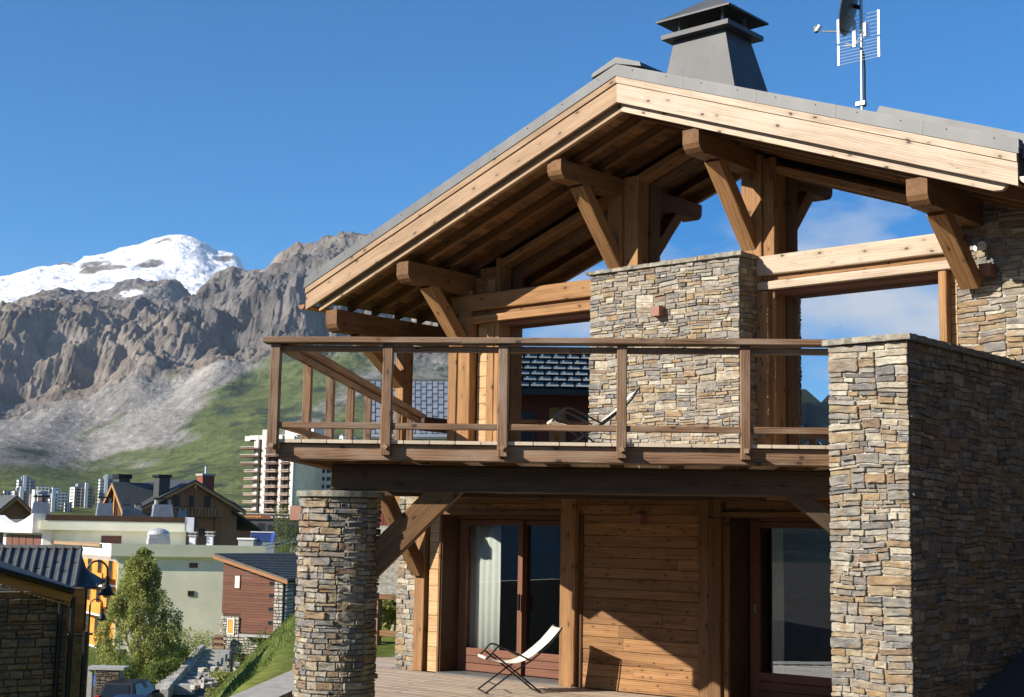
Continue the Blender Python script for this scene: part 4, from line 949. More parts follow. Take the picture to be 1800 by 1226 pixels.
o = place(bpy.data.objects.new('hills', grid_mesh('hills', P, M['meadow'], c2_))); o['kind'] = 'structure'

# ------------------------------------------------------------------ the village
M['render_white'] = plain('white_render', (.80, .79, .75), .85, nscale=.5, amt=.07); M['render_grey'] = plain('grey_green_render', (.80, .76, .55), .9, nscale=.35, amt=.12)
M['ochre'] = plain('ochre_wood', (.62, .27, .035), .7, nscale=2, amt=.25); M['brownpaint'] = plain('brown_shutter', (.14, .055, .035), .7, nscale=3, amt=.15)
M['dkpane'] = plain('dark_window', (.02, .025, .03), .12, nscale=2, amt=.2, spec=.6); M['slate'] = plain('grey_roof_sheet', (.092, .094, .09), .6, .0, 3, .25, spec=.25)
M['slatedark'] = plain('dark_roof_sheet', (.05, .051, .052), .6, .0, 3, .2); M['bluemetal'] = plain('blue_grey_sheet', (.21, .235, .265), .55, .1, 2, .2)
M['shingle'] = wood('red_brown_boards', (.095, .038, .024), (.17, .072, .045), .05, .5, .15); M['larchdk'] = wood('dark_chalet_boards', (.22, .095, .04), (.36, .17, .075), .1, .6, .12)
M['larchlt'] = wood('warm_chalet_boards', (.36, .16, .05), (.52, .26, .09), .1, .6, .12)
M['redwood'] = plain('red_boards', (.22, .055, .035), .75, nscale=3, amt=.2); M['darkstone'] = stone('dark_house_stone', True, [(0, (.15, .13, .11)), (.3, (.11, .10, .095)), (.55, (.19, .15, .115)), (.8, (.13, .105, .085))])
M['palestone'] = stone('pale_house_stone', True, [(0, (.50, .48, .43)), (.3, (.42, .40, .36)), (.55, (.56, .53, .46)), (.8, (.36, .34, .31))])
def thing_at(name, px, py, f, yaw, label, cat, group=None):
    return tag(empty(name, gp(px, py, f), AZ+R(yaw)), label, cat, group)
def part(name, par, mat, *boxes, label=None):
    b = MB()
    for q in boxes: b.box(*q)
    o = b.build(name, mat, par)
    if label: o['label'] = label
    return o
def win(par, x, y, z, w, h, side='y', d=.06, pm='dkpane', fm='frame', name='window'):
    "window with frame and pane on the wall whose outer face is at y (side 'y', facing -y) or x (side 'x', facing -x)"
    def bx(a, b_, c, e, q0, q1): return (a, b_, y-q1, y-q0, c, e) if side == 'y' else (y-q1, y-q0, a, b_, c, e)
    t_ = min(.08, w*.1)
    fo = part(name, par, M[fm], bx(x-w/2, x-w/2+t_, z, z+h, 0, d), bx(x+w/2-t_, x+w/2, z, z+h, 0, d), bx(x-w/2+t_, x+w/2-t_, z, z+t_, 0, d), bx(x-w/2+t_, x+w/2-t_, z+h-t_, z+h, 0, d))
    part('pane', fo, M[pm], bx(x-w/2+t_, x+w/2-t_, z+t_, z+h-t_, .005, d*.6)); return fo

# lower white block with ochre balconies; its corner is not square
RL, RF = Matrix.Rotation(R(28), 4, 'Z'), Matrix.Rotation(R(14), 4, 'Z')
def partm(name, par, mat, Mx, *boxes):
    b = MB()
    for q in boxes: b.box(*q, M=Mx)
    return b.build(name, mat, par)
def prismm(name, par, mat, Mx, poly, ax, a, c):
    b = MB(); b.prism(poly, ax, a, c); b.v = [tuple(Mx @ Vector(v)) for v in b.v]; return b.build(name, mat, par)
def winm(par, Mx, *a):
    k0 = len(bpy.data.objects); o = win(par, *a)
    for q in (o, *[c for c in bpy.data.objects if c.parent == o]):
        q.data.transform(Mx)
    return o
def skew(fw, dp): f_ = RF @ Vector((fw, 0, 0)); l_ = RL @ Vector((0, dp, 0)); return [(0, 0), (f_.x, f_.y), (f_.x+l_.x, f_.y+l_.y), (l_.x, l_.y)]
z0 = -7.6
t = tag(empty('apartment_block', PXW(205, 120, z0, 1040), AZ), 'white apartment block with ochre balconies, its plain end wall behind the birch tree', 'apartment block')
b = MB(); b.prism(skew(11.5, 33), 2, 0, 7.4); b.build('wall', M['render_grey'], t)
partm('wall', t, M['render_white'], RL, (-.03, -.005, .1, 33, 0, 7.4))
prismm('fascia', t, M['render_white'], RL, [(-.05, 7.1), (-.55, 7.55), (-.75, 8.6), (-.4, 8.6), (-.2, 7.9), (-.05, 7.9)], 1, -.3, 33.2); prismm('fascia', t, M['render_grey'], RF, [(.0, 7.3), (-.45, 7.6), (-.6, 8.6), (-.3, 8.6), (-.1, 7.9), (0, 7.9)], 0, -.6, 12.0)
b = MB(); b.prism(skew(11.9, 33), 2, 7.95, 8.15); b.build('roof', M['white'], t)
partm('corner_fin', t, M['render_white'], RF, (10.6, 11.8, -.25, -.02, 0, 7.3))
for k, z in enumerate((.2, 2.8, 5.2)):
    partm('balcony_slab', t, M['render_white'], RL, (-1.2, -.06, .2, 30, z-.15, z))
    for j in range(7): partm('balcony_front', t, M['ochre'], RL, (-1.2, -1.08, .3+j*3.9, 4.1+j*3.9, z+.02, z+.95))
    for j in range(7): winm(t, RL, 2.2+j*4.1, -.065, z+.1, 1.7, 2.0, 'x', .06, 'dkpane', 'ochre')
    partm('wall_panel', t, M['ochre'], RL, (-.06, -.032, .1, 30, z+.02, z+2.2))
partm('awning', t, M['tan'], RL, (-.95, -.77, 3, 30, 8.3, 8.55), (-1.0, -.95, 3, 30, 8.55, 8.62))
winm(t, RF, 6.0, -.0, 4.35, .55, .45, 'y'); winm(t, RF, 6.1, -.0, 6.7, .7, .4, 'y', .05, 'brownpaint')
ve = empty('roof_vent', wm(t) @ Vector((2.6, 2.6, 8.15)), AZ+R(20), t)
part('vent_base', ve, M['concrete'], (-.9, .9, -.9, .9, 0, .85)); part('vent_body', ve, M['alu'], (-.85, .85, -.85, .85, .86, 1.25))
MB().lathe([(.95, 1.26), (.95, 1.34), (.8, 1.55), (.5, 1.72), (.1, 1.8)], (0, 0, 0), 20).build('vent_dome', M['alu'], ve)
for x, y_, h, wd in ((5.2, 4, 1.15, .5), (6.6, 4.4, 1.2, .5), (9.8, 4.4, .95, 1.3)):
    c_ = part('chimney', t, M['render_white'] if wd < 1 else M['concrete'], (x-wd/2, x+wd/2, y_-wd/2, y_+wd/2, 8.15, 8.15+h))
    part('cap', c_, M['concrete'], (x-wd/2-.12, x+wd/2+.12, y_-wd/2-.12, y_+wd/2+.12, 8.15+h+.01, 8.15+h+.12), (x-wd/2-.12, x+wd/2+.12, y_-wd/2-.12, y_+wd/2+.12, 8.15+h+.28, 8.15+h+.4)) if wd < 1 else part('cap', c_, M['render_white'], (x-wd/2-.1, x+wd/2+.1, y_-wd/2-.1, y_+wd/2+.1, 8.15+h+.01, 8.15+h+.15))
    if wd < 1: part('cap_leg', c_, M['concrete'], (x-.24, x-.1, y_-.24, y_+.24, 8.15+h+.121, 8.15+h+.279), (x+.1, x+.24, y_-.24, y_+.24, 8.15+h+.121, 8.15+h+.279))
# upper white block
z0 = -4.5
t = tag(empty('apartment_block', PXW(78, 140, z0, 930), AZ), 'white apartment block with dark-edged flat roof and brown shutters in front of the chalets', 'apartment block')
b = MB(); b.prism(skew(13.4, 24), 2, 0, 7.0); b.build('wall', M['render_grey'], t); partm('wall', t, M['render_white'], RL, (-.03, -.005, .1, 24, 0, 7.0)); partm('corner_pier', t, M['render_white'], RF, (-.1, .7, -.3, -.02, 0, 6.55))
poly = [(24*k/10, 8.05-1.0*math.sin(PI*k/10)) for k in range(11)]+[(24, 6.2), (-.4, 6.2), (-.4, 8.1)]
prismm('fascia', t, M['render_white'], RL, poly, 0, -1.2, -.05)
partm('fascia', t, M['render_grey'], RF, (-.3, 13.4, -1.0, -.03, 6.55, 7.45)); partm('roof_edge', t, M['darkwood'], RF, (.2, 13.2, -1.05, -.1, 7.455, 8.0)); partm('roof_end', t, M['render_white'], RF, (13.22, 14.1, -1.0, .4, 6.6, 8.0)); b = MB(); b.prism(skew(13.2, 24), 2, 7.1, 7.6); b.build('roof', M['slatedark'], t)
winm(t, RF, 6.3, -.0, 4.3, 1.9, 1.75, 'y', .06, 'brownpaint', 'brownpaint')
for k in range(5): winm(t, RL, 3.0+k*4.2, -.04, 4.4, 3.8, 1.6, 'x', .06, 'brownpaint', 'brownpaint')
for x, y_, wd, h in ((4.6, 4, 1.7, 2.3), (6.5, 5, .8, 1.6), (7.6, 5.2, .9, 1.7), (10.0, 5.5, 2.2, 2.3), (11.9, 6, 1.0, 1.5), (-3.4, 9, 1.9, 2.4)):
    c_ = empty('chimney', wm(t) @ Vector((x, y_, 7.6)), AZ+R(20), t)
    frust(-wd/2, wd/2, -wd/2, wd/2, 0, -wd*.4, wd*.4, -wd*.4, wd*.4, h*.72).build('stack', M['bluemetal'], c_)
    part('hood', c_, M['black'], (-wd*.42, wd*.42, -wd*.42, wd*.42, h*.95, h)); part('hood_leg', c_, M['concrete'], (-wd*.34, -wd*.22, -wd*.3, wd*.3, h*.721, h*.949), (wd*.22, wd*.34, -wd*.3, wd*.3, h*.721, h*.949))

# small brown cottage with a stone corner
z0 = -8.3
t = tag(empty('cottage', PXW(497, 105, z0, 1100), AZ-R(25)), 'small red-brown boarded cottage on pale stone with a garage and sloping tiled roof', 'house')
zl, zr_ = 8.55, 7.15
def rz(x): return zr_+(zl-zr_)*(-x)/5.4
part('wall', t, M['darkwood'], (-5.3, -.4, .06, 9.5, 0, 7.0), (-.38, -.05, .4, 9.5, 3.2, 6.9))
z = 3.15
while z < 8.4:
    x1 = -.75; x0 = -5.4
    if z < 4.3: x0 = -3.7
    if rz(x1) < z+.19: x1 = -max(.75, (z+.2-zr_)*5.4/(zl-zr_))
    if x1 > x0+.3: board('plank', wm(t) @ Vector((x0, .03, z+.095)), wm(t) @ Vector((x1, .03, z+.095)), .05, .18, M['shingle'], t, ch=.004)
    z += .19
# stones of the ground floor, set round the garage opening
V = []
def cottage_stones(x0, x1, za, zb, n_='y', y_=0.):
    for (a, c, ww, hh) in rubble(x1-x0, zb-za, hm=(.2, .42), wm_=(.25, .6)):
        o = bpy.data.objects.new('stone', random.choice(ROCK)); 
        Mx = Matrix.Translation((x0+a+ww/2, y_, za+c+hh/2)) if n_ == 'y' else Matrix.Translation((y_, x0+a+ww/2, za+c+hh/2)) @ Matrix.Rotation(PI/2, 4, 'Z')
        place(o, t, wm(t) @ Mx @ Matrix.Diagonal((ww-.04, .13+random.uniform(0, .05), hh-.035, 1))); o.data = PALE[ROCK.index(o.data)]
PALE = []
mp_ = stone('pale_cottage_stone', False, [(0, (.52, .50, .45)), (.25, (.44, .43, .39)), (.5, (.58, .55, .48)), (.75, (.48, .44, .37)), (.9, (.38, .37, .35))])
for m_ in ROCK: q = m_.copy(); q.materials.clear(); q.materials.append(mp_); PALE.append(q)
cottage_stones(-5.4, -3.72, 1.65, 4.3); cottage_stones(-3.7, -2.0, 1.65, 3.1); cottage_stones(-5.4, -4.3, 0, 1.64); cottage_stones(-2.75, -2.0, 0, 1.64)
cottage_stones(-.75, .0, 2.6, 6.95); cottage_stones(.05, 1.0, 2.6, 6.9, 'x', .02)
part('garage_door', t, M['shingle'], (-3.85, -2.8, .25, .3, 0, 1.45)); part('garage_reveal', t, M['mortar'], (-4.28, -3.9, .02, .35, 0, 1.6))
part('canopy', t, M['concrete'], (-3.1, .3, -.9, .0, 2.95, 3.08)); part('side_door', t, M['ochre'], (-1.75, -1.25, -.02, .04, .3, 2.8))
win(t, -4.4, -.13, 3.0, .62, 1.15, 'y', .08, 'ochre', 'white'); win(t, -4.1, 0, 6.3, .55, 1.0, 'y', .06, 'canvas', 'brownpaint')
for z in (3.75, 4.72, 5.7, 6.55): win(t, -1.05, .0, z, .58, .4, 'y', .03, 'dkpane', 'brownpaint')
part('wall', t, M['brownpaint'], (.0, .03, 1.05, 9.5, 3.6, 6.85)); part('wall', t, M['render_grey'], (.0, .02, 1.05, 9.5, 0, 3.59))
rfm = wm(t)
b = MB(); b.prism([(-5.9, rz(-5.9)+.02), (.6, rz(.6)+.02), (.6, rz(.6)+.16), (-5.9, rz(-5.9)+.16)], 1, -.55, 10); ro = b.build('roof', M['slate'], t)
b = MB(); b.prism([(-5.95, rz(-5.9)-.22), (.65, rz(.6)-.22), (.65, rz(.6)+.02), (-5.95, rz(-5.9)+.02)], 1, -.60, -.5); b.build('verge_board', M['larchdk'], t)
V = []; F = []; nrow = 16
for i in range(nrow):
    x1 = -5.9+6.5*i/nrow; x2 = x1+6.5/nrow*1.08
    for j in range(26):
        ya_2 = -.5+j*.4+(.2 if i % 2 else 0); k = len(V); e = .008*random.random()
        V += [(x1, ya_2, rz(x1)+.17), (x1, ya_2+.38, rz(x1)+.17), (x2, ya_2+.38, rz(x2)+.235+e), (x2, ya_2, rz(x2)+.235+e), (x2, ya_2+.38, rz(x2)+.165), (x2, ya_2, rz(x2)+.165)]
        F += [(k, k+3, k+2, k+1), (k+3, k+5, k+4, k+2)]
o = MB().add(V, F).build('roof_tiles', M['slate'], ro); o['kind'] = 'stuff'

# big brown chalet beyond the white blocks
t = tag(empty('chalet', PXW(333, 200, -7), AZ+R(40)), 'big dark brown chalet with two gables and brick chimney, beyond the white blocks', 'house')
def gabled(par, x0, x1, y0, y1, zw, zr2, along, wallm, roofm, ov=.9, th=.25):
    if along == 'y':
        xm = (x0+x1)/2; MB().prism([(x0, 0), (x1, 0), (x1, zw), (xm, zr2), (x0, zw)], 1, y0, y1).build('wall', wallm, par); sl = (zr2-zw)/(x1-xm)
        for s_, xe_ in ((-1, x0-ov), (1, x1+ov)):
            MB().prism([(xm, zr2+.05), (xe_, zw-sl*ov+.05), (xe_, zw-sl*ov+.05+th), (xm, zr2+.05+th)], 1, y0-ov, y1+ov).build('roof', roofm, par)
            MB().prism([(xm, zr2-.35), (xe_, zw-sl*ov-.35), (xe_, zw-sl*ov+.045), (xm, zr2+.045)], 1, y0-ov-.03, y0-ov+.12).build('barge_board', M['larchlt'], par)
    else:
        ym = (y0+y1)/2; MB().prism([(y0, 0), (y1, 0), (y1, zw), (ym, zr2), (y0, zw)], 0, x0, x1).build('wall', wallm, par); sl = (zr2-zw)/(y1-ym)
        for s_, ye in ((-1, y0-ov), (1, y1+ov)):
            MB().prism([(ym, zr2+.05), (ye, zw-sl*ov+.05), (ye, zw-sl*ov+.05+th), (ym, zr2+.05+th)], 0, x0-ov, x1+ov).build('roof', roofm, par)
            MB().prism([(ym, zr2-.35), (ye, zw-sl*ov-.35), (ye, zw-sl*ov+.045), (ym, zr2+.045)], 0, x0-ov-.03, x0-ov+.12).build('barge_board', M['larchlt'], par)
gabled(t, -7.2, 7.2, 0, 13, 12.4, 16.0, 'y', M['larchdk'], M['slatedark']); gabled(t, -9.1, -.5, -.6, 8.6, 10.6, 15.4, 'x', M['larchlt'], M['slate'])
gabled(t, 6.5, 10.0, 5, 11, 12.6, 13.6, 'x', M['larchdk'], M['slate'], .6)
b = MB(); b.prism([(6.2, 12.2), (10.6, 9.6), (10.6, 9.35), (6.2, 11.95)], 1, -1.2, 6); b.build('roof', M['slatedark'], t); part('wall', t, M['larchdk'], (7.2, 9.6, .2, 8, 0, 9.4))
for x in (-2.3, .1, 2.4): win(t, x, 0, 12.0 if x else 12.0, 1.0, 2.1, 'y', .1)
part('balcony_floor', t, M['larchdk'], (-4.2, 4.2, -1.3, -.02, 11.2, 11.4)); 
for k in range(17): part('baluster', t, M['larchdk'], (-4.15+k*.5, -3.85+k*.5, -1.3, -1.24, 11.42, 12.3))
part('rail', t, M['larchlt'], (-4.2, 4.2, -1.32, -1.2, 12.32, 12.42)); part('post', t, M['larchdk'], (-.15, .15, -1.25, -1.0, 11.42, 15.4)); part('post', t, M['larchdk'], (3.6, 4.6, -.3, -.02, 0, 12.6))
for y_ in (1.3, 4.0, 6.7): part('post', t, M['larchlt'], (-9.6, -9.3, y_-.12, y_+.12, 6, 12.6 if y_ != 4 else 14.6))
part('balcony_front', t, M['larchlt'], (-9.7, -9.6, .6, 7.4, 9.6, 10.8)); part('recess', t, M['darkwood'], (-9.14, -9.11, 1.6, 6.4, 10.7, 13.4))
for z in (3.0, 6.0, 8.6): win(t, 1.8, 0, z, .9, 1.0, 'y', .08)
c_ = part('chimney', t, M['redwood'], (5.0, 6.9, 6.5, 8.2, 12.5, 17.2)); part('cap', c_, M['concrete'], (4.85, 7.05, 6.35, 8.35, 17.21, 17.5)); part('flue', c_, M['alu'], (5.8, 6.1, 7.2, 7.5, 17.51, 18.6))
for x, y_ in ((-4.2, .8), (-8, 5.2)):
    c_ = part('chimney', t, M['slatedark'], (x-.8, x+.8, y_-.8, y_+.8, 12.4, 16.4 if x > -5 else 16.2)); part('cap', c_, M['black'], (x-1.0, x+1.0, y_-1.0, y_+1.0, 16.42 if x > -5 else 16.22, 16.8))
# second little gable at the left edge
t = tag(empty('chalet', PXW(20, 190, -6), AZ+R(40)), 'steep brown chalet gable just showing above the white roof at the far left', 'house')
gabled(t, -5.5, 5.5, 0, 12, 7.4, 12.2, 'y', M['larchdk'], M['slate'])

M['tower_white'] = plain('weathered_tower_white', (.60, .56, .50), .85, nscale=.4, amt=.1); M['terrace_paint'] = plain('faded_brown_paint', (.34, .23, .175), .8, nscale=1, amt=.2)
# the tall tower with cantilevered balconies
t = tag(empty('apartment_tower', PXW(513, 515, 6), AZ-R(30)), 'tall white apartment tower with stacked brown balconies left of the balcony corner', 'apartment block')
part('wall', t, M['darkwood'], (-20, -.02, 1.2, 13.9, 0, 30)); part('wall', t, M['render_grey'], (0, .6, 0, 14, 0, 31)); part('edge_fin', t, M['tower_white'], (-1.5, -.02, -.9, 1.19, 0, 31))
for x in (-17.8, -14.0, -6.4): part('pier', t, M['tower_white'], (x-.6 if x != -14 else x-1.0, x+.6 if x != -14 else x+1.0, -.6 if x != -17.8 else .0, 1.18, 0, 31.5 if x != -14 else 33.5))
part('wall', t, M['tower_white'], (-20, -19.4, 1.0, 1.19, 0, 30)); part('roof', t, M['tower_white'], (-21.6, 0, .2, 14, 30.05, 31.6)); part('roof_overhang', t, M['tower_white'], (-24, -21.62, .4, 8, 29.6, 31.4))
part('plant_room', t, M['tower_white'], (-9, 4, 5, 12, 31.65, 34.4)); part('plant_room', t, M['tower_white'], (7, 14, 15, 22, 27.6, 30.6))
for k in range(10):
    z = 1.2+k*2.8; up = k > 6
    for (x0, x1, pr) in ((-23.6 if up else -21.6, -15.4, 2.2), (-12.6, -7.4, 1.7), (-5.4, -1.6, 1.7)):
        s_ = part('balcony', t, M['shingle'] if up else M['terrace_paint'], (x0, x1, -pr, 1.15, z, z+.18)); part('balcony_front', s_, M['brownpaint'] if up else M['terrace_paint'], (x0, x1, -pr-.08, -pr-.002, z+.1, z+.55)); part('balcony_rail', s_, M['tower_white'], (x0, x1, -pr-.08, -pr-.002, z+.85, z+1.0))
part('wing_wall', t, M['tower_white'], (.7, 20, 14.2, 26, 0, 27.4))
for k in range(9):
    z = 1.6+k*2.8; part('window_band', t, M['dkpane'], (20.0, 20.12, 14.8, 25.6, z, z+1.3)) if False else part('window_band', t, M['dkpane'], (1.6, 19.6, 14.05, 14.19, z, z+1.35))
    for j in range(5): part('mullion', t, M['white'], (3+j*3.4, 3.5+j*3.4, 13.98, 14.04, z, z+1.35)) if k > 3 else None
# shops at its foot
t = tag(empty('shop_row', PXW(395, 470, 0), AZ-R(4)), 'low dark row of shops with signboards at the foot of the tower', 'shop')
part('wall', t, M['slatedark'], (0, 27, 1, 14, -1, 7.0)); part('roof', t, M['concrete'], (-.3, 27.3, .2, 14, 8.25, 8.6))
for x0, x1, mt in ((.5, 4.6, 'ochre'), (5.6, 14.6, 'shingle'), (15.4, 23.2, 'darkwood')):
    sgn = part('signboard', t, M[mt], (x0, x1, .3, .5, 6.7, 8.2))
    for j in range(3 if x1-x0 < 5 else 6): part('lettering', sgn, M['ochre'] if mt == 'shingle' else M['white'], (x0+.7+j*.9, x0+1.35+j*.9, .25, .298, 7.2+.1*(j % 2), 7.7))
for k in range(8): win(t, 2+k*3.2, 1, .5+.4*(k % 2), 2.6, 4.6, 'y', .1)
t = tag(empty('canopy', PXW(418, 380, -.6), AZ), 'blue terrace canopy with a pale rail below the shops', 'canopy')
part('canopy_wall', t, M['bluemetal'], (0, 9.3, 0, .4, -3, 1.0)); b = MB(); b.prism([(-.2, .6), (-.6, 2.9), (3, 2.9), (3, .6)], 0, 0, 8.8); M['blue'] = plain('blue_fabric', (.03, .06, .22), .7, nscale=1, amt=.2); b.build('fabric', M['blue'], t)
part('rail', t, M['white'], (-.3, 9.5, -.75, -.62, 2.92, 3.15)); M['bluel'] = plain('bright_blue', (.06, .14, .55), .5, nscale=1, amt=.1); b = MB(); b.prism([(8.9, 3.0), (9.9, 3.0), (9.3, .4), (8.7, .2)], 1, -.9, -.78); b.build('side_flap', M['bluel'], t)
for k in range(5): part('deck_slat', t, M['bluemetal'], (1.6+k*.42, 1.9+k*.42, -1.3, -.85, .3, 2.3))
# chairlift station frame
t = tag(empty('lift_frame', PXW(470, 330, -4), AZ+R(10)), 'grey lattice frame of a ski lift station between roofs and column', 'lift')
b = MB(); a0 = Vector((-1.5, 0, 3.2)); a1 = Vector((9.5, 0, 5.6)); b.tube([a0, a1], .16, 6); b.build('main_boom', M['steel'], t); MB().tube([a0+Vector((0, 0, -.9)), a1+Vector((0, 0, -.5))], .13, 6).build('lower_boom', M['steel'], t)
for k in range(9):
    p = a0.lerp(a1, k/8); q = a0.lerp(a1, min(1, (k+.6)/8))+Vector((0, 0, -.75)); MB().tube([p, q], .06, 5).build('lattice_bar', M['steel'], t)
for x, z in ((-.6, 3), (1.6, 3.6), (5.5, 4.4)): MB().tube([(x-.8, 0, -4), (x, 0, z)], .13, 6).build('leg', M['bluemetal'], t); MB().tube([(x+.9, 0, -4), (x, 0, z)], .1, 6).build('leg', M['bluemetal'], t)
MB().tube([(3, 0, -3.5), (9.8, 0, 9.2)], .1, 6).build('stay', M['steel'], t); MB().tube([(6, 0, 4.6), (10.2, 0, 8.6)], .08, 6).build('stay', M['steel'], t)

# distant town: each block its own thing
def block(px0, px1, pyt, pyb, f, yaw, mat, label, dep=.8, step=None, lit='render_white', bands=True):
    x0 = (px0-900)/2520*f; x1 = (px1-900)/2520*f; wd = x1-x0; zt_ = CAM[2]+(931-pyt)/2520*f; zb_ = CAM[2]+(931-pyb)/2520*f-8; h = zt_-zb_
    t = tag(empty('tower_block' if h > wd*1.3 else 'town_block', PXW(px0+(px1-px0)*.25, f, zb_, 880), AZ+R(yaw)), label, 'apartment block', 'apartment blocks of the town at the mountain foot')
    a = wd*.78; d = wd*dep
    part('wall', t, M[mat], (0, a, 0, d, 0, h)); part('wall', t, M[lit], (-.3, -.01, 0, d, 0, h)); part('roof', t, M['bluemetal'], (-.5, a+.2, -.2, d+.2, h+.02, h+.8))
    n_ = max(2, int((h-8)/3.0)); 
    if bands:
        for k in range(n_):
            z = h-2.6-k*3.0; part('window_band', t, M['dkpane'], (a*.08, a*.92, -.15, -.01, z, z+1.2)); part('window_band', t, M['dkpane'], (-.45, -.31, d*.12, d*.88, z, z+1.1))
        for x in (.33, .66): part('pier', t, M[lit], (a*x-.4, a*x+.4, -.3, -.16, 0, h))
    if step: part('stair_tower', t, M[lit], (a*step-1.5, a*step+1.5, -2.2, -.31, 0, h+5)); part('penthouse', t, M['bluemetal'], (a*.2, a*.7, d*.2, d*.8, h+.82, h+4))
    return t
TB = [(6, 20, 874, 896, 1300, 30, 'tan', 'small tan block between two blue-grey ones at the left end of the distant town', None), (36, 52, 862, 886, 1450, 25, 'render_grey', 'grey-white block behind the beige one in the distant town', None),
      (60, 74, 884, 906, 1250, 25, 'shingle', 'low brown block in front of the stepped white ones in the distant town', None), (84, 98, 878, 904, 1280, 30, 'tan', 'tan block half hidden between two white ones in the distant town', .5), (106, 122, 872, 900, 1420, 20, 'bluemetal', 'blue-grey block just left of the broad beige tower', None),
      (150, 166, 870, 905, 1450, 25, 'bluemetal', 'narrow blue-grey block between the beige tower and the slim white tower', None), (196, 212, 850, 905, 1440, 20, 'bluemetal', 'blue-grey tower attached behind the slim white one by the chalet gable', None), (88, 104, 858, 876, 1500, 25, 'render_white', 'small white block highest on the slope right of the stepped roofs', None),
      (-30, 6, 872, 896, 1330, 30, 'bluemetal', 'blue-grey block cut by the left picture edge in the distant town', None), (2, 22, 866, 892, 1360, 25, 'bluemetal', 'low blue-grey block beside the brown gable in the distant town', None),
      (22, 58, 846, 882, 1420, 25, 'bluemetal', 'blue-grey tower with beige stair shaft, highest of the distant town at far left', .35), (18, 46, 866, 892, 1340, 30, 'tan', 'beige block below the blue-grey tower in the distant town', .5),
      (44, 78, 872, 902, 1300, -25, 'shingle', 'brown wooden block with pale shaft amid the distant town', .4), (58, 84, 857, 880, 1400, 20, 'render_grey', 'white stepped block with slanting roofs, left of the pale towers', None), (76, 100, 868, 900, 1320, 25, 'render_white', 'white block right of the brown wooden block in the distant town', .6),
      (96, 118, 866, 896, 1350, 25, 'render_grey', 'grey-white block left of the beige tower in the distant town', None), (120, 162, 857, 905, 1380, 30, 'tan', 'broad beige tower with blue-grey top in the middle of the distant town', .6), (164, 206, 842, 905, 1400, 20, 'bluemetal', 'slim white stepped tower just left of the brown chalet gable', .3), (112, 126, 885, 905, 1290, 25, 'shingle', 'small brown block between the beige tower and the white block', None),
      (592, 622, 758, 800, 900, 20, 'render_white', 'white flat-roofed block showing under the balcony rail', None), (640, 672, 768, 800, 950, 20, 'render_white', 'white block showing through the balcony rail beside the second post', None)]
for x0, x1, yt, yb, f, yw, mt, lb, stp in TB: block(x0, x1, yt, yb, f, yw, mt, lb, step=stp)

# ------------------------------------------------------------------ left foreground: dark stone house and street lamps
z0 = -5.6
t = tag(empty('stone_house', PXW(126, 24, z0), AZ+R(36)), 'dark stone house with grey metal roof and orange fascia at the lower left', 'house')
def lp(px, py, f): return wm(t).inverted() @ Vector(gp(px, py, f))
cr_ = lp(110, 1226, 24); zwt = lp(60, 1030, 23.7).z
part('wall_core', t, M['darkstone'], (-9, cr_.x, cr_.y, cr_.y+.35, 0, zwt-.1))
hs = []
for (x, z, a, c) in rubble(3.6, zwt-3.4, hm=(.07, .2), wm_=(.16, .55)):
    hs.append((wm(t) @ Matrix.Translation((cr_.x-3.6+x+a/2, cr_.y, 3.2+z+c/2)), a-.015, c-.012, .05+random.uniform(-.01, .015)))
DK = []
md_ = stone('dark_schist', False, [(0, (.17, .145, .115)), (.25, (.12, .11, .10)), (.5, (.20, .16, .12)), (.7, (.14, .115, .09)), (.9, (.21, .13, .085))])
for m_ in ROCK: q = m_.copy(); q.materials.clear(); q.materials.append(md_); DK.append(q)
def vis_(s): q = pix(np.array(s[0].translation)); return q[0] > -30 and q[1] < 1250
hs = [s for s in hs if vis_(s)]
for s_ in sorted(hs, key=lambda s: -s[1]*s[2])[:290]: o = stone_at(t, *s_); o.data = DK[ROCK.index(o.data)]
sx0, sx1 = cr_.x, lp(158, 1226, 24.6).x
part('wall', t, M['darkstone'], (sx0, sx1, .5, .9, 0, lp(150, 1120, 24.5).z)); part('wall', t, M['brown'], (sx0, sx1-.1, .55, .85, lp(150, 1120, 24.5).z, lp(150, 1035, 24.5).z)); part('wall_coping', t, M['zincdark'], (sx0+.2, sx1+.03, .42, .95, lp(150, 1118, 24.5).z, lp(150, 1118, 24.5).z+.03))
win(t, sx0+.1, .5, lp(115, 1085, 24.5).z, .28, .42, 'y', .04, 'dkpane', 'frame')
for px in (108, 129, 151): a = lp(px, 1050 if px != 151 else 1110, 23.8); MB().tube([(a.x, a.y, a.z), (a.x-.04, a.y, 0)], .045, 8).build('downpipe', M['black'], t)
def poly_part(name, pts, mat, th=.08, par=None):
    P_ = [Vector(p) for p in pts]; nn = (P_[1]-P_[0]).cross(P_[2]-P_[0]).normalized()
    if nn.z < 0: nn = -nn
    n_ = len(P_); V = [p for p in P_]+[p-nn*th for p in P_]; F = [tuple(range(n_)), tuple(range(2*n_-1, n_-1, -1))]+[(i, i+n_, (i+1) % n_+n_, (i+1) % n_) for i in range(n_)]
    return MB().add(V, F).build(name, mat, par or t)
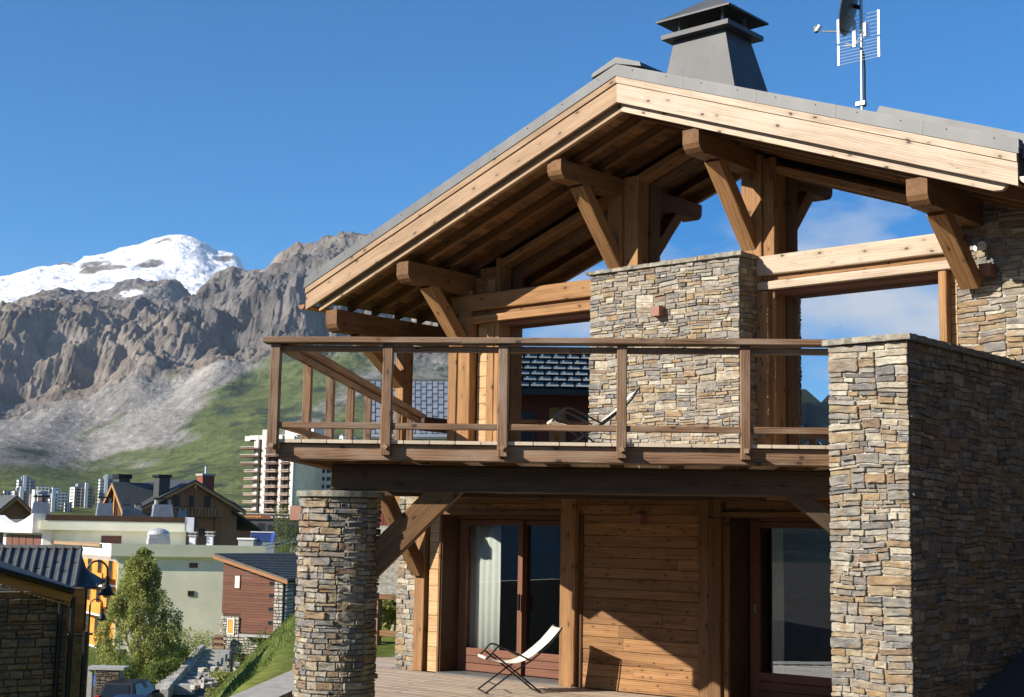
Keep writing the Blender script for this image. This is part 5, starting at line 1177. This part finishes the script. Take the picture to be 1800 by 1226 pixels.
# back slope with standing seams
A1, B1, C1, D1 = lp(-40, 966, 27.2), lp(143, 967, 27.2), lp(131, 1034, 25.0), lp(-60, 1036, 25.0)
roof = empty('roof', wm(t) @ A1, AZ, t)
poly_part('roof_base', [A1, B1, C1, D1], M['slatedark'], .1, None)
n_ = 12
nn = (B1-A1).cross(D1-A1).normalized(); nn = nn if nn.z > 0 else -nn
for k in range(n_):
    a, c = A1.lerp(B1, (k+.04)/n_), A1.lerp(B1, (k+.96)/n_); d, e = D1.lerp(C1, (k+.04)/n_), D1.lerp(C1, (k+.96)/n_)
    m_ = .35+.4*random.random()
    for (u0, u1) in ((0.04, m_-.015), (m_+.015, .99)):
        q = [a.lerp(d, u0), c.lerp(e, u0), c.lerp(e, u1), a.lerp(d, u1)]; poly_part('roof_panel', [wm(t).inverted() @ (wm(t) @ (p+nn*.03)) for p in q], M['slate'], .028)
    s0, s1 = A1.lerp(B1, k/n_)+nn*.05, D1.lerp(C1, k/n_)+nn*.05; MB().tube([s0, s1], .025, 6).build('seam', M['slate'], t)
MB().tube([A1+nn*.03, B1+nn*.03], .06, 8).build('ridge_cap', M['slate'], t); MB().tube([B1+nn*.02, C1+nn*.02], .035, 8).build('verge', M['slate'], t)
poly_part('gable', [B1+Vector((0, 0, -.06)), C1+Vector((0, 0, -.08)), lp(163, 1030, 26.2)], M['darkwood'], .05)
poly_part('roof', [lp(150, 1000, 26.5), lp(182, 1019, 26.5), lp(172, 1030, 25.6), lp(138, 1032, 25.6)], M['slatedark'], .06)
MB().tube([lp(137, 1036, 25.4), lp(182, 1022, 26.3)], .04, 8).build('gutter', M['black'], t)
# near verge with fascia
E1, F1, G1, H1 = lp(-60, 964, 23.6), lp(132, 1033, 24.6), lp(129, 1040, 23.5), lp(-60, 985, 22.5)
poly_part('roof', [E1, F1, G1, H1], M['slatedark'], .05)
MB().tube([H1, G1], .05, 8).build('gutter', M['black'], t)
a, c = lp(-60, 991, 22.7), lp(126, 1044, 23.75); board('fascia', wm(t) @ (a-Vector((0, 0, .09))), wm(t) @ (c-Vector((0, 0, .07))), .04, .15, M['orange'], t)
for k in range(22): p = a.lerp(c, (k+.5)/22)-Vector((0, 0, .17)); part('fascia_tooth', t, M['orange'], (p.x-.03, p.x+.03, p.y-.015, p.y+.015, p.z-.03, p.z+.0))
t2 = tag(empty('house_roof', gp(20, 960, 34), AZ), 'dark sloping roof behind the stone house at the left picture edge', 'house')
q = [wm(t2).inverted() @ Vector(gp(*p)) for p in ((-60, 950, 36), (0, 955, 36), (52, 970, 35), (60, 985, 33), (-60, 985, 33))]
P_ = [Vector(p) for p in q]; V = P_+[p-Vector((0, 0, .15)) for p in P_]; MB().add(V, [tuple(range(5)), (9, 8, 7, 6, 5)]+[(i, i+5, (i+1) % 5+5, (i+1) % 5) for i in range(5)]).build('roof', M['slatedark'], t2)
part('wall', t2, M['darkstone'], (-2.2, .2, -.6, 1.5, -6.5, -.45))
def street_lamp(px, pyl, f, hpx, label, zb):
    pl = gp(px, pyl, f); t = tag(empty('street_lamp', (pl[0], pl[1], zb), AZ), label, 'street lamp', 'black swan-neck street lamps'); h = pl[2]-zb; R_ = hpx/2520*f
    pts = [(0, 0, 0), (0, 0, h*.3), (0, 0, h-R_)]+[(R_-R_*math.cos(k*PI/12), 0, h-R_+R_*1.0*math.sin(k*PI/12)) for k in range(1, 12)]+[(2*R_, 0, h-R_-.12)]
    MB().tube(pts, [.05, .04, .03]+[.02]*11+[.02], 10).build('pole', M['black'], t); MB().lathe([(.1, 0), (.1, .25), (.06, .3)], (0, 0, 0), 12).build('base', M['black'], t)
    z = h-R_-.12
    MB().lathe([(.0, -.335), (.165, -.33), (.17, -.31), (.12, -.275), (.105, -.22), (.08, -.17), (.045, -.13), (.04, .02), (.02, .04)], (2*R_, 0, z), 20).build('lamp_shade', M['black'], t, smooth=False)
    MB().lathe([(.0, -.385), (.05, -.375), (.08, -.34)], (2*R_, 0, z), 16).build('lamp_glass', M['alu'], t, smooth=True)
street_lamp(154, 986, 28, 18, 'nearer black swan-neck street lamp rising beside the dark stone house', -5.9)
street_lamp(159, 1053, 46, 11, 'farther and smaller black swan-neck lamp hanging in front of the birch', -6.0)

# ------------------------------------------------------------------ gardens: birch, bushes, steps, walls, cars
M['leaf'] = plain('birch_leaf', (.34, .36, .105), .6, nscale=2.2, amt=.6, spec=.3); M['leafd'] = plain('bush_leaf', (.17, .22, .05), .65, nscale=1.2, amt=.45, spec=.3); M['needle'] = plain('spruce_needle', (.12, .16, .035), .7, nscale=1.5, amt=.4)
M['bark'] = plain('birch_bark', (.42, .37, .31), .9, nscale=9, amt=.45)
def leaves(cents, n, size, rn, droop=.0):
    V = []; F = []
    for (c, rad, wgt) in cents:
        for _ in range(int(n*wgt)):
            u = rn.normal(size=3); u /= np.linalg.norm(u); p = np.array(c)+u*np.array(rad)*rn.uniform(.35, 1.05)**.6
            p[2] -= droop*rn.rand()**2*rad[2]
            a = rn.normal(size=3); a /= np.linalg.norm(a); b_ = np.cross(a, rn.normal(size=3)); b_ /= np.linalg.norm(b_)+1e-6; s_ = size*rn.uniform(.6, 1.4); k = len(V)
            V += [p-a*s_, p+b_*s_*.55, p+a*s_, p-b_*s_*.55]; F.append((k, k+1, k+2, k+3))
    return V, F
for k_ in ('leaf', 'leafd', 'needle', 'blade'):
    t_ = M[k_].node_tree; p_ = t_.nodes['Principled BSDF']; tr_ = N(t_, 'ShaderNodeBsdfTranslucent'); ms_ = N(t_, 'ShaderNodeMixShader'); ms_.inputs[0].default_value = .5
    src = p_.inputs['Base Color'].links[0].from_socket; t_.links.new(src, tr_.inputs['Color']); L(t_, p_, 0, ms_, 1); L(t_, tr_, 0, ms_, 2); t_.links.new(ms_.outputs[0], t_.nodes['Material Output'].inputs['Surface'])
rn = np.random.RandomState(3)
tb = gp(262, 1185, 85); ztb = float(zground((262-900)/2520*85, 85))
t = tag(empty('birch_tree', (tb[0], tb[1], ztb), AZ), 'broad two-stemmed birch with drooping crown in front of the white block', 'tree')
hT = gp(243, 964, 85)[2]-ztb
def bx_(px): return (px-262)/2520*85
for a, bq in (((.55, 0, 0), (-.25, 0, hT*.62)), ((-.9, .2, 0), (-1.6, .1, hT*.45))):
    pts = [Vector(a).lerp(Vector(bq), k/6)+Vector((math.sin(k*1.3+a[0])*.10, 0, 0)) for k in range(7)]
    MB().tube(pts, [.17-.018*k for k in range(7)], 8).build('trunk', M['bark'], t)
MB().tube([(1.1, 0, .1), (.75, 0, .9), (.5, .1, 2.2)], [.1, .08, .05], 8).build('trunk', M['bark'], t)
def outline(u):   # left and right edge of the crown in photo pixels at height fraction u
    ys = 964+(1-u)*225; return np.interp(ys, [964, 985, 1010, 1040, 1060, 1090, 1120, 1150, 1189], [236, 214, 203, 196, 186, 168, 160, 172, 205]), np.interp(ys, [964, 985, 1010, 1035, 1055, 1085, 1105, 1130, 1160, 1189], [250, 268, 276, 282, 300, 312, 318, 306, 300, 290])
cents = []
for i in range(340):
    u = rn.uniform(.08, 1.0); l_, r_ = outline(u); x = bx_(rn.uniform(l_+4, r_-4)); hw = (bx_(r_)-bx_(l_))/2; y_ = rn.uniform(-1, 1)*hw*.8
    e_ = abs((x-(bx_(l_)+bx_(r_))/2)/hw); y_ *= math.sqrt(max(.05, 1-e_*e_)); s_ = rn.uniform(.28, .55)*min(1, hw/1.2+.25)
    cents.append(((x*1.04, y_, hT*u-.1), (s_*.62, s_*.62, s_*1.0), rn.uniform(.6, 1.4)))
    if i % 6 == 0: MB().tube([(.1, 0, max(.8, hT*u*.55)), (x*.5, y_*.5, hT*u*.85), (x, y_, hT*u)], [.05, .03, .012], 5).build('limb', M['bark'], t)
V, F = leaves(cents, 105, .072, rn, 1.1); o = MB().add(V, F).build('crown', M['leaf'], t)
def bush(px, py, f, rx, rz_, label, mat='leafd', n=12, cat='shrub', name='shrub'):
    p = gp(px, py, f); zg = float(zground((px-900)/2520*f, f)); zb_ = min(p[2], zg) if p[2]-zg < 1.5 else p[2]-rz_
    t = tag(empty(name, (p[0], p[1], zb_), AZ), label, cat, None); hh = p[2]-zb_+rz_
    MB().tube([(0, 0, 0), (.05, 0, hh*.6)], [.05, .02], 6).build('stem', M['bark'], t)
    cs = [((rn.uniform(-.65, .65)*rx, rn.uniform(-.5, .5)*rx, rn.uniform(.25, .82)*hh), (rx*.42, rx*.42, hh*.28), rn.uniform(.6, 1.4)) for _ in range(n)]
    V, F = leaves(cs, 170, .07 if f < 130 else .12, rn); MB().add(V, F).build('foliage', M[mat], t); return t
bush(455, 1150, 98, 1.6, 1.7, 'rounded leafy shrub against the cottage door, at the foot of its stone corner')
bush(305, 1165, 88, 1.5, 1.3, 'dark bush under the right side of the birch crown'); bush(280, 1180, 82, 1.1, .7, 'low bush at the birch trunk beside the stair wall'); bush(215, 1185, 80, 1.2, .9, 'low bush left of the birch trunks beside the garden pier')
bush(330, 1130, 100, 1.7, 1.0, 'yellowing tall weeds along the foot of the plain end wall', 'leaf'); bush(365, 1165, 96, 1.3, .7, 'bright low bush beside the garden steps', 'leaf')
bush(512, 945, 120, 1.6, 3.0, 'green conifer showing left of the round column top', 'needle', 16, 'tree', 'conifer'); bush(385, 1195, 72, .8, .4, 'small leafy bush at the broken garden wall', 'leaf')
# steps and their side wall
t = tag(empty('garden_steps', gp(330, 1200, 78), AZ), 'flight of stone garden steps climbing beside a low wall towards the cottage', 'steps')
for k in range(10):
    u = k/9; px = 292+72*u; py = 1203-60*u; f = 76+22*u; p = gp(px+16, py, f); hw = .95
    q = wm(t).inverted() @ Vector(p); part('step', t, M['concrete'], (q.x-hw, q.x+hw, q.y-.3, q.y+.5, q.z-.5, q.z))
t = tag(empty('stair_wall', gp(300, 1200, 78), AZ), 'low stone side wall rising along the left of the garden steps', 'wall')
pts = [(288, 1215, 73), (300, 1200, 76), (318, 1180, 81), (335, 1160, 88), (345, 1145, 94), (356, 1135, 99)]
for (a, c) in zip(pts, pts[1:]):
    P0 = Vector(gp(*a)); P1 = Vector(gp(*c)); n_ = 3
    for k in range(n_): p = P0.lerp(P1, k/n_); q = P0.lerp(P1, (k+.97)/n_); board('stone_block', p-Vector((0, 0, .25)), q-Vector((0, 0, .25)), .42, .62, mp_, t, wob=.03, ch=.05)
t = tag(empty('garden_wall', gp(350, 1200, 70), AZ), 'broken low garden wall of pale stones at the road corner', 'wall')
for k, (px, py, f, s_) in enumerate(((348, 1200, 70, .7), (358, 1188, 71, .8), (366, 1198, 70, .9), (360, 1205, 69, .6), (372, 1203, 69.5, .6), (340, 1208, 69, .6), (352, 1178, 74, .6), (372, 1176, 76, .6), (392, 1172, 80, .6), (412, 1168, 84, .6), (432, 1165, 87, .5))):
    p = gp(px, py, f); o = bpy.data.objects.new('stone', PALE[k % 18]); place(o, t, Matrix.Translation(p) @ Matrix.Rotation(AZ+.2*k, 4, 'Z') @ Matrix.Diagonal((s_*.7, s_*.5, s_*.42, 1)))
t = tag(empty('gate_pier', gp(180, 1212, 66), AZ), 'rough stone pier with slab top beside the parked cars', 'pier')
zb_ = -1.0; MB().box(-.35, .75, 0, .8, -.6, .85).build('pier_core', M['mortar'], t)
for (x, z, a, c) in rubble(1.1, 1.4, hm=(.1, .24), wm_=(.2, .5)): o = bpy.data.objects.new('stone', DK[int(x*70) % 18]); place(o, t, wm(t) @ Matrix.Translation((-.35+x+a/2, 0, -.55+z+c/2)) @ Matrix.Diagonal((a-.02, .09, c-.02, 1)))
part('slab', t, M['concrete'], (-.75, .95, -.15, .9, .86, .98)); part('pillar', t, M['concrete'], (-.72, -.5, .0, .3, -.6, .85))
t = tag(empty('blue_disc', gp(160, 1195, 70), AZ), 'round bright blue board leaning beside the stone pier', 'board')
MB().tube([(0, -.05, 0), (.03, .02, .02)], .34, 20).build('disc', M['bluel'], t); MB().tube([(0, -.065, 0), (0, -.052, 0)], .22, 20).build('disc_center', M['blue'], t); MB().tube([(0, .06, -1.2), (0, .06, 0)], .03, 6).build('support', M['steel'], t)
t = tag(empty('plant_boxes', gp(383, 1128, 106), AZ), 'stack of wooden planting boxes against the cottage corner', 'planter')
for k in range(4): part('box_board', t, M['tan'], (-.5+.1*k, .5, -.3, .3, -.9+.4*k, -.7+.4*k))
part('box_side', t, M['brownpaint'], (-.35, .35, -.25, .25, -1.1, .3))
def paint(name, c): m, t_, p = newmat(name); setp(p, Base_Color=c, Roughness=.5, Metallic=.0); p.inputs['Specular IOR Level'].default_value = .25; p.inputs['Coat Weight'].default_value = .1; p.inputs['Coat Roughness'].default_value = .04; return m
M['rubber'] = plain('rubber', (.02, .02, .02), .85, nscale=20, amt=.2); M['tail'] = plain('red_lamp', (.45, .015, .012), .25, nscale=5, amt=.1); M['carglass'] = plain('car_glass', (.015, .02, .025), .04, nscale=2, amt=.1, spec=.3)
def car(label, px, f, yaw, colr, tall=1.45, Ln=4.1):
    p = PXW(px, f, 0, 1210); zg = float(zground((px-900)/2520*f, f))+.09
    t = tag(empty('parked_car', (p[0], p[1], zg), AZ+R(yaw)), label, 'car', 'cars parked on the road below')
    # local y = forward, x right, z up
    sec = [(-Ln/2, .42, .78, .62, .80), (-Ln/2+.08, .30, .95, .82, .84), (-Ln/2+.6, .25, .98, .85, .86), (-.3, .24, .96, .86, .87), (.75, .24, .94, .86, .86), (Ln/2-.5, .26, .84, .82, .83), (Ln/2-.05, .34, .68, .70, .74)]
    V = []; F = []
    for (y_, zb_, zt_, wt_, wb_) in sec:
        V += [(-wb_, y_, zb_), (wb_, y_, zb_), (wb_+.02, y_, (zb_+zt_)/2), (wt_, y_, zt_), (-wt_, y_, zt_), (-wb_-.02, y_, (zb_+zt_)/2)]
    for i in range(len(sec)-1):
        for k in range(6): F.append((i*6+k, (i+1)*6+k, (i+1)*6+(k+1) % 6, i*6+(k+1) % 6))
    F = [tuple(reversed(q)) for q in F]+[(0, 1, 2, 3, 4, 5), tuple((len(sec)-1)*6+k for k in (5, 4, 3, 2, 1, 0))]
    o = MB().add(V, F).build('body', colr, t, smooth=False)
    bv = o.modifiers.new('soft', 'BEVEL'); bv.width = .05; bv.segments = 2
    rf_ = [(-Ln/2+.12, .95, .80), (-Ln/2+.5, tall-.06, .62), (-.4, tall, .64), (.35, tall-.06, .62), (1.15, .95, .78)]
    V = []; F = []
    for (y_, z_, w_) in rf_: V += [(-w_, y_, z_), (w_, y_, z_)]
    for y_, z_, w_ in rf_: V += [(-.83, y_, .93), (.83, y_, .93)]
    for i in range(4): F += [(2*i, 2*i+1, 2*i+3, 2*i+2), (2*i, 2*i+2, 2*i+12, 2*i+10), (2*i+1, 2*i+11, 2*i+13, 2*i+3)]
    o = MB().add(V, F).build('cabin', colr, t); 
    V = [(-.66, -Ln/2+.15, .99), (.66, -Ln/2+.15, .99), (.53, -Ln/2+.45, tall-.12), (-.53, -Ln/2+.45, tall-.12)]; MB().add([(a, b_-.03, c+.01) for a, b_, c in V], [(0, 1, 2, 3)]).build('rear_window', M['carglass'], t)
    for s_ in (-1, 1):
        MB().add([(s_*.83, -Ln/2+.6, .98), (s_*.83, .95, .98), (s_*.66, .3, tall-.12), (s_*.67, -Ln/2+.75, tall-.12)], [(0, 1, 2, 3)]).build('side_window', M['carglass'], t)
        MB().box(min(s_*.66, s_*.84), max(s_*.66, s_*.84), -Ln/2-.01, -Ln/2+.14, .72, 1.05).build('tail_light', M['tail'], t); MB().box(min(s_*.5, s_*.78), max(s_*.5, s_*.78), Ln/2-.12, Ln/2+.01, .5, .64).build('headlight', M['alu'], t)
        MB().box(min(s_*.86, s_*1.0), max(s_*.86, s_*1.0), .75, .9, .92, 1.06).build('mirror', colr, t)
        for y_ in (-Ln/2+.75, Ln/2-.8):
            wh = MB().tube([(s_*.7, y_, .31), (s_*.88, y_, .31)], .31, 18).build('wheel', M['rubber'], t); MB().tube([(s_*.875, y_, .31), (s_*.895, y_, .31)], .2, 12).build('rim', M['alu'], wh)
    V = [(-.66, 1.02, 1.0), (.66, 1.02, 1.0), (.54, .38, tall-.11), (-.54, .38, tall-.11)]; MB().add([(a, b_+.04, c+.01) for a, b_, c in V], [(1, 0, 3, 2)]).build('windscreen', M['carglass'], t)
    return t
car('dark blue car seen from behind, nearest of those parked below the birch', 236, 61, 3, paint('dark_blue_paint', (.012, .02, .06)))
car('black estate car with roof rails parked just ahead of the dark blue one', 232, 66.5, -6, paint('black_paint', (.012, .012, .014)), 1.62, 4.4)
car('blue car showing only its roof beside the dark stone house', 157, 59, 4, paint('blue_paint', (.02, .05, .22)), 1.4); 

# ------------------------------------------------------------------ red neighbour house glimpsed past the chalet's left corner
t = tag(empty('red_house', gp(730, 1000, 44), AZ), 'red boarded house with grey metal shingle roof, glimpsed between balcony post and corner', 'house')
def rp(px, py, f): return wm(t).inverted() @ Vector(gp(px, py, f))
a = rp(640, 672, 52); c = rp(860, 672, 52); d = rp(860, 766, 44); e = rp(640, 766, 44)
poly_part('roof', [a, c, d, e], M['slatedark'], .1)
nn = (c-a).cross(e-a).normalized(); nn = nn if nn.z > 0 else -nn
NX, NR = 22, 7
for i in range(NX):
    for j in range(NR+1):
        o_ = (i % 2)*.5; u0, u1 = max(0, (j-o_)/NR), min(1, (j-o_+.96)/NR)
        if u1 <= u0: continue
        sh = lambda s_, u: a.lerp(c, s_).lerp(e.lerp(d, s_), u)+nn*.04
        q = [sh((i+.07)/NX, u0), sh((i+.93)/NX, u0), sh((i+.93)/NX, u1)+nn*.04, sh((i+.07)/NX, u1)+nn*.04]; poly_part('shingle', q, M['bluemetal'], .03)
MB().tube([e-Vector((0, .1, .05)), d-Vector((0, .1, .05))], .09, 8).build('gutter', M['bluemetal'], t); MB().tube([a+nn*.05, c+nn*.05], .08, 8).build('ridge_cap', M['slate'], t)
zE = e.z-.35; zM = rp(700, 924, 44.6).z; zB = rp(700, 1130, 44.6).z
x = e.x+.4
while x < d.x-.4:
    wd = random.uniform(.16, .24); part('plank', t, M['redwood'], (x, x+wd-.012, e.y+.55, e.y+.6, zM, zE)); x += wd
part('wall', t, M['brownpaint'], (e.x+.4, d.x-.4, e.y+.61, e.y+6, zB, zE)); part('wall', t, M['palestone'], (e.x+.4, d.x-.4, e.y+.5, e.y+.6, zB, zM-.01))
win(t, rp(715, 900, 44.6).x, e.y+.55, rp(715, 905, 44.6).z, .8, 1.0, 'y', .08, 'dkpane', 'redwood')
# deck rail behind the corner pier
t = tag(empty('deck_rail', (-6.3, 2.2, 0), 0), 'brown timber rail of the side deck behind the corner pier', 'railing')
board('handrail', (-8.1, 2.2, .95), (-3.8, 2.5, .95), .14, .09, M['beam'], t); board('lower_rail', (-8.1, 2.2, .3), (-3.8, 2.5, .3), .05, .1, M['beam'], t); 
for k, x in enumerate((-7.9, -6.6, -5.2)): board('post', (x, 2.1+(x+9.5)*.07, -.3), (x, 2.1+(x+9.5)*.07, .92), .12, .13, M['rail'], t, up=(1, 0, 0))
part('floor', t, M['concrete'], (-1.8, 2.6, 0, 6, -.45, -.1))
bush(690, 1080, 27.5, .5, .3, 'small potted green plant behind the deck rail', 'leaf', 6, 'plant', 'potted_plant')

# neighbour chalet outside the picture whose roof the balcony windows mirror
t = tag(empty('offscreen_house', (-20.2, -22.0, 0), R(140)), 'red-brown neighbour house with green-grey tiles, seen only as a reflection in the left balcony window', 'house')
part('wall', t, M['redwood'], (-3.4, 3.4, .8, 8, -4, 7.3)); part('wall', t, M['larchlt'], (-.5, .1, .6, .78, -3, 6.8)); part('wall_base', t, M['bluemetal'], (-3.5, 3.5, .55, .79, -4, 3.9))
for x in (-2.6, -1.4, 1.0, 2.2): win(t, x, .8, 5.2, .8, 1.5, 'y', .08)
b = MB(); b.prism([(-.5, 7.35), (4.5, 9.4), (9.5, 7.35), (9.5, 7.15), (4.5, 9.2), (-.5, 7.15)], 0, -4, 4); b.build('roof', M['slatedark'], t)
M['greentile'] = plain('green_grey_tile', (.26, .32, .28), .6, nscale=1, amt=.2, spec=.2); V = []; F = []
for i in range(7):
    for j in range(15):
        u0, u1 = i/7, (i+1.04)/7; y0_, y1_ = -.5+5*u0, -.5+5*u1; x = -4+j*.54+(.27 if i % 2 else 0); k = len(V); z0_, z1_ = 7.38+2.05*u0, 7.38+2.05*u1
        V += [(x, y0_, z0_+.08), (x+.46, y0_, z0_+.08), (x+.46, y1_, z1_), (x, y1_, z1_)]; F.append((k, k+1, k+2, k+3))
o = MB().add(V, F).build('roof_tiles', M['greentile'], t); o['kind'] = 'stuff'
# house-shaped block added out of view at right to darken the parapet wall's long side
t = tag(empty('offscreen_house', (14.5, 2, 0)), 'house-shaped block right of the drive, out of view, added to shade the parapet wall', 'house')
part('wall', t, M['plaster'], (-3.2, 5, -11.5, 10, -2, 10)); b = MB(); b.prism([(-4.2, 9.4), (1.2, 12.5), (6, 9.4), (6, 9.7), (1.2, 12.8), (-4.2, 9.7)], 1, -12.2, 11); b.build('roof', M['slatedark'], t)

# ------------------------------------------------------------------ air: the far slopes fade a little to blue
hz = bpy.data.materials.new('mountain_air'); hz.use_nodes = True; t = hz.node_tree; t.nodes.clear()
pv = N(t, 'ShaderNodeVolumePrincipled'); pv.inputs['Density'].default_value = 2.7e-5; pv.inputs['Color'].default_value = (.62, .78, 1, 1); pv.inputs['Anisotropy'].default_value = 0
o_ = N(t, 'ShaderNodeOutputMaterial'); L(t, pv, 0, o_, 'Volume')
hb = MB(); hb.box(-13500, 13500, -13500, 13500, -14, 2300); o = hb.build('haze', hz, None); o['kind'] = 'stuff'
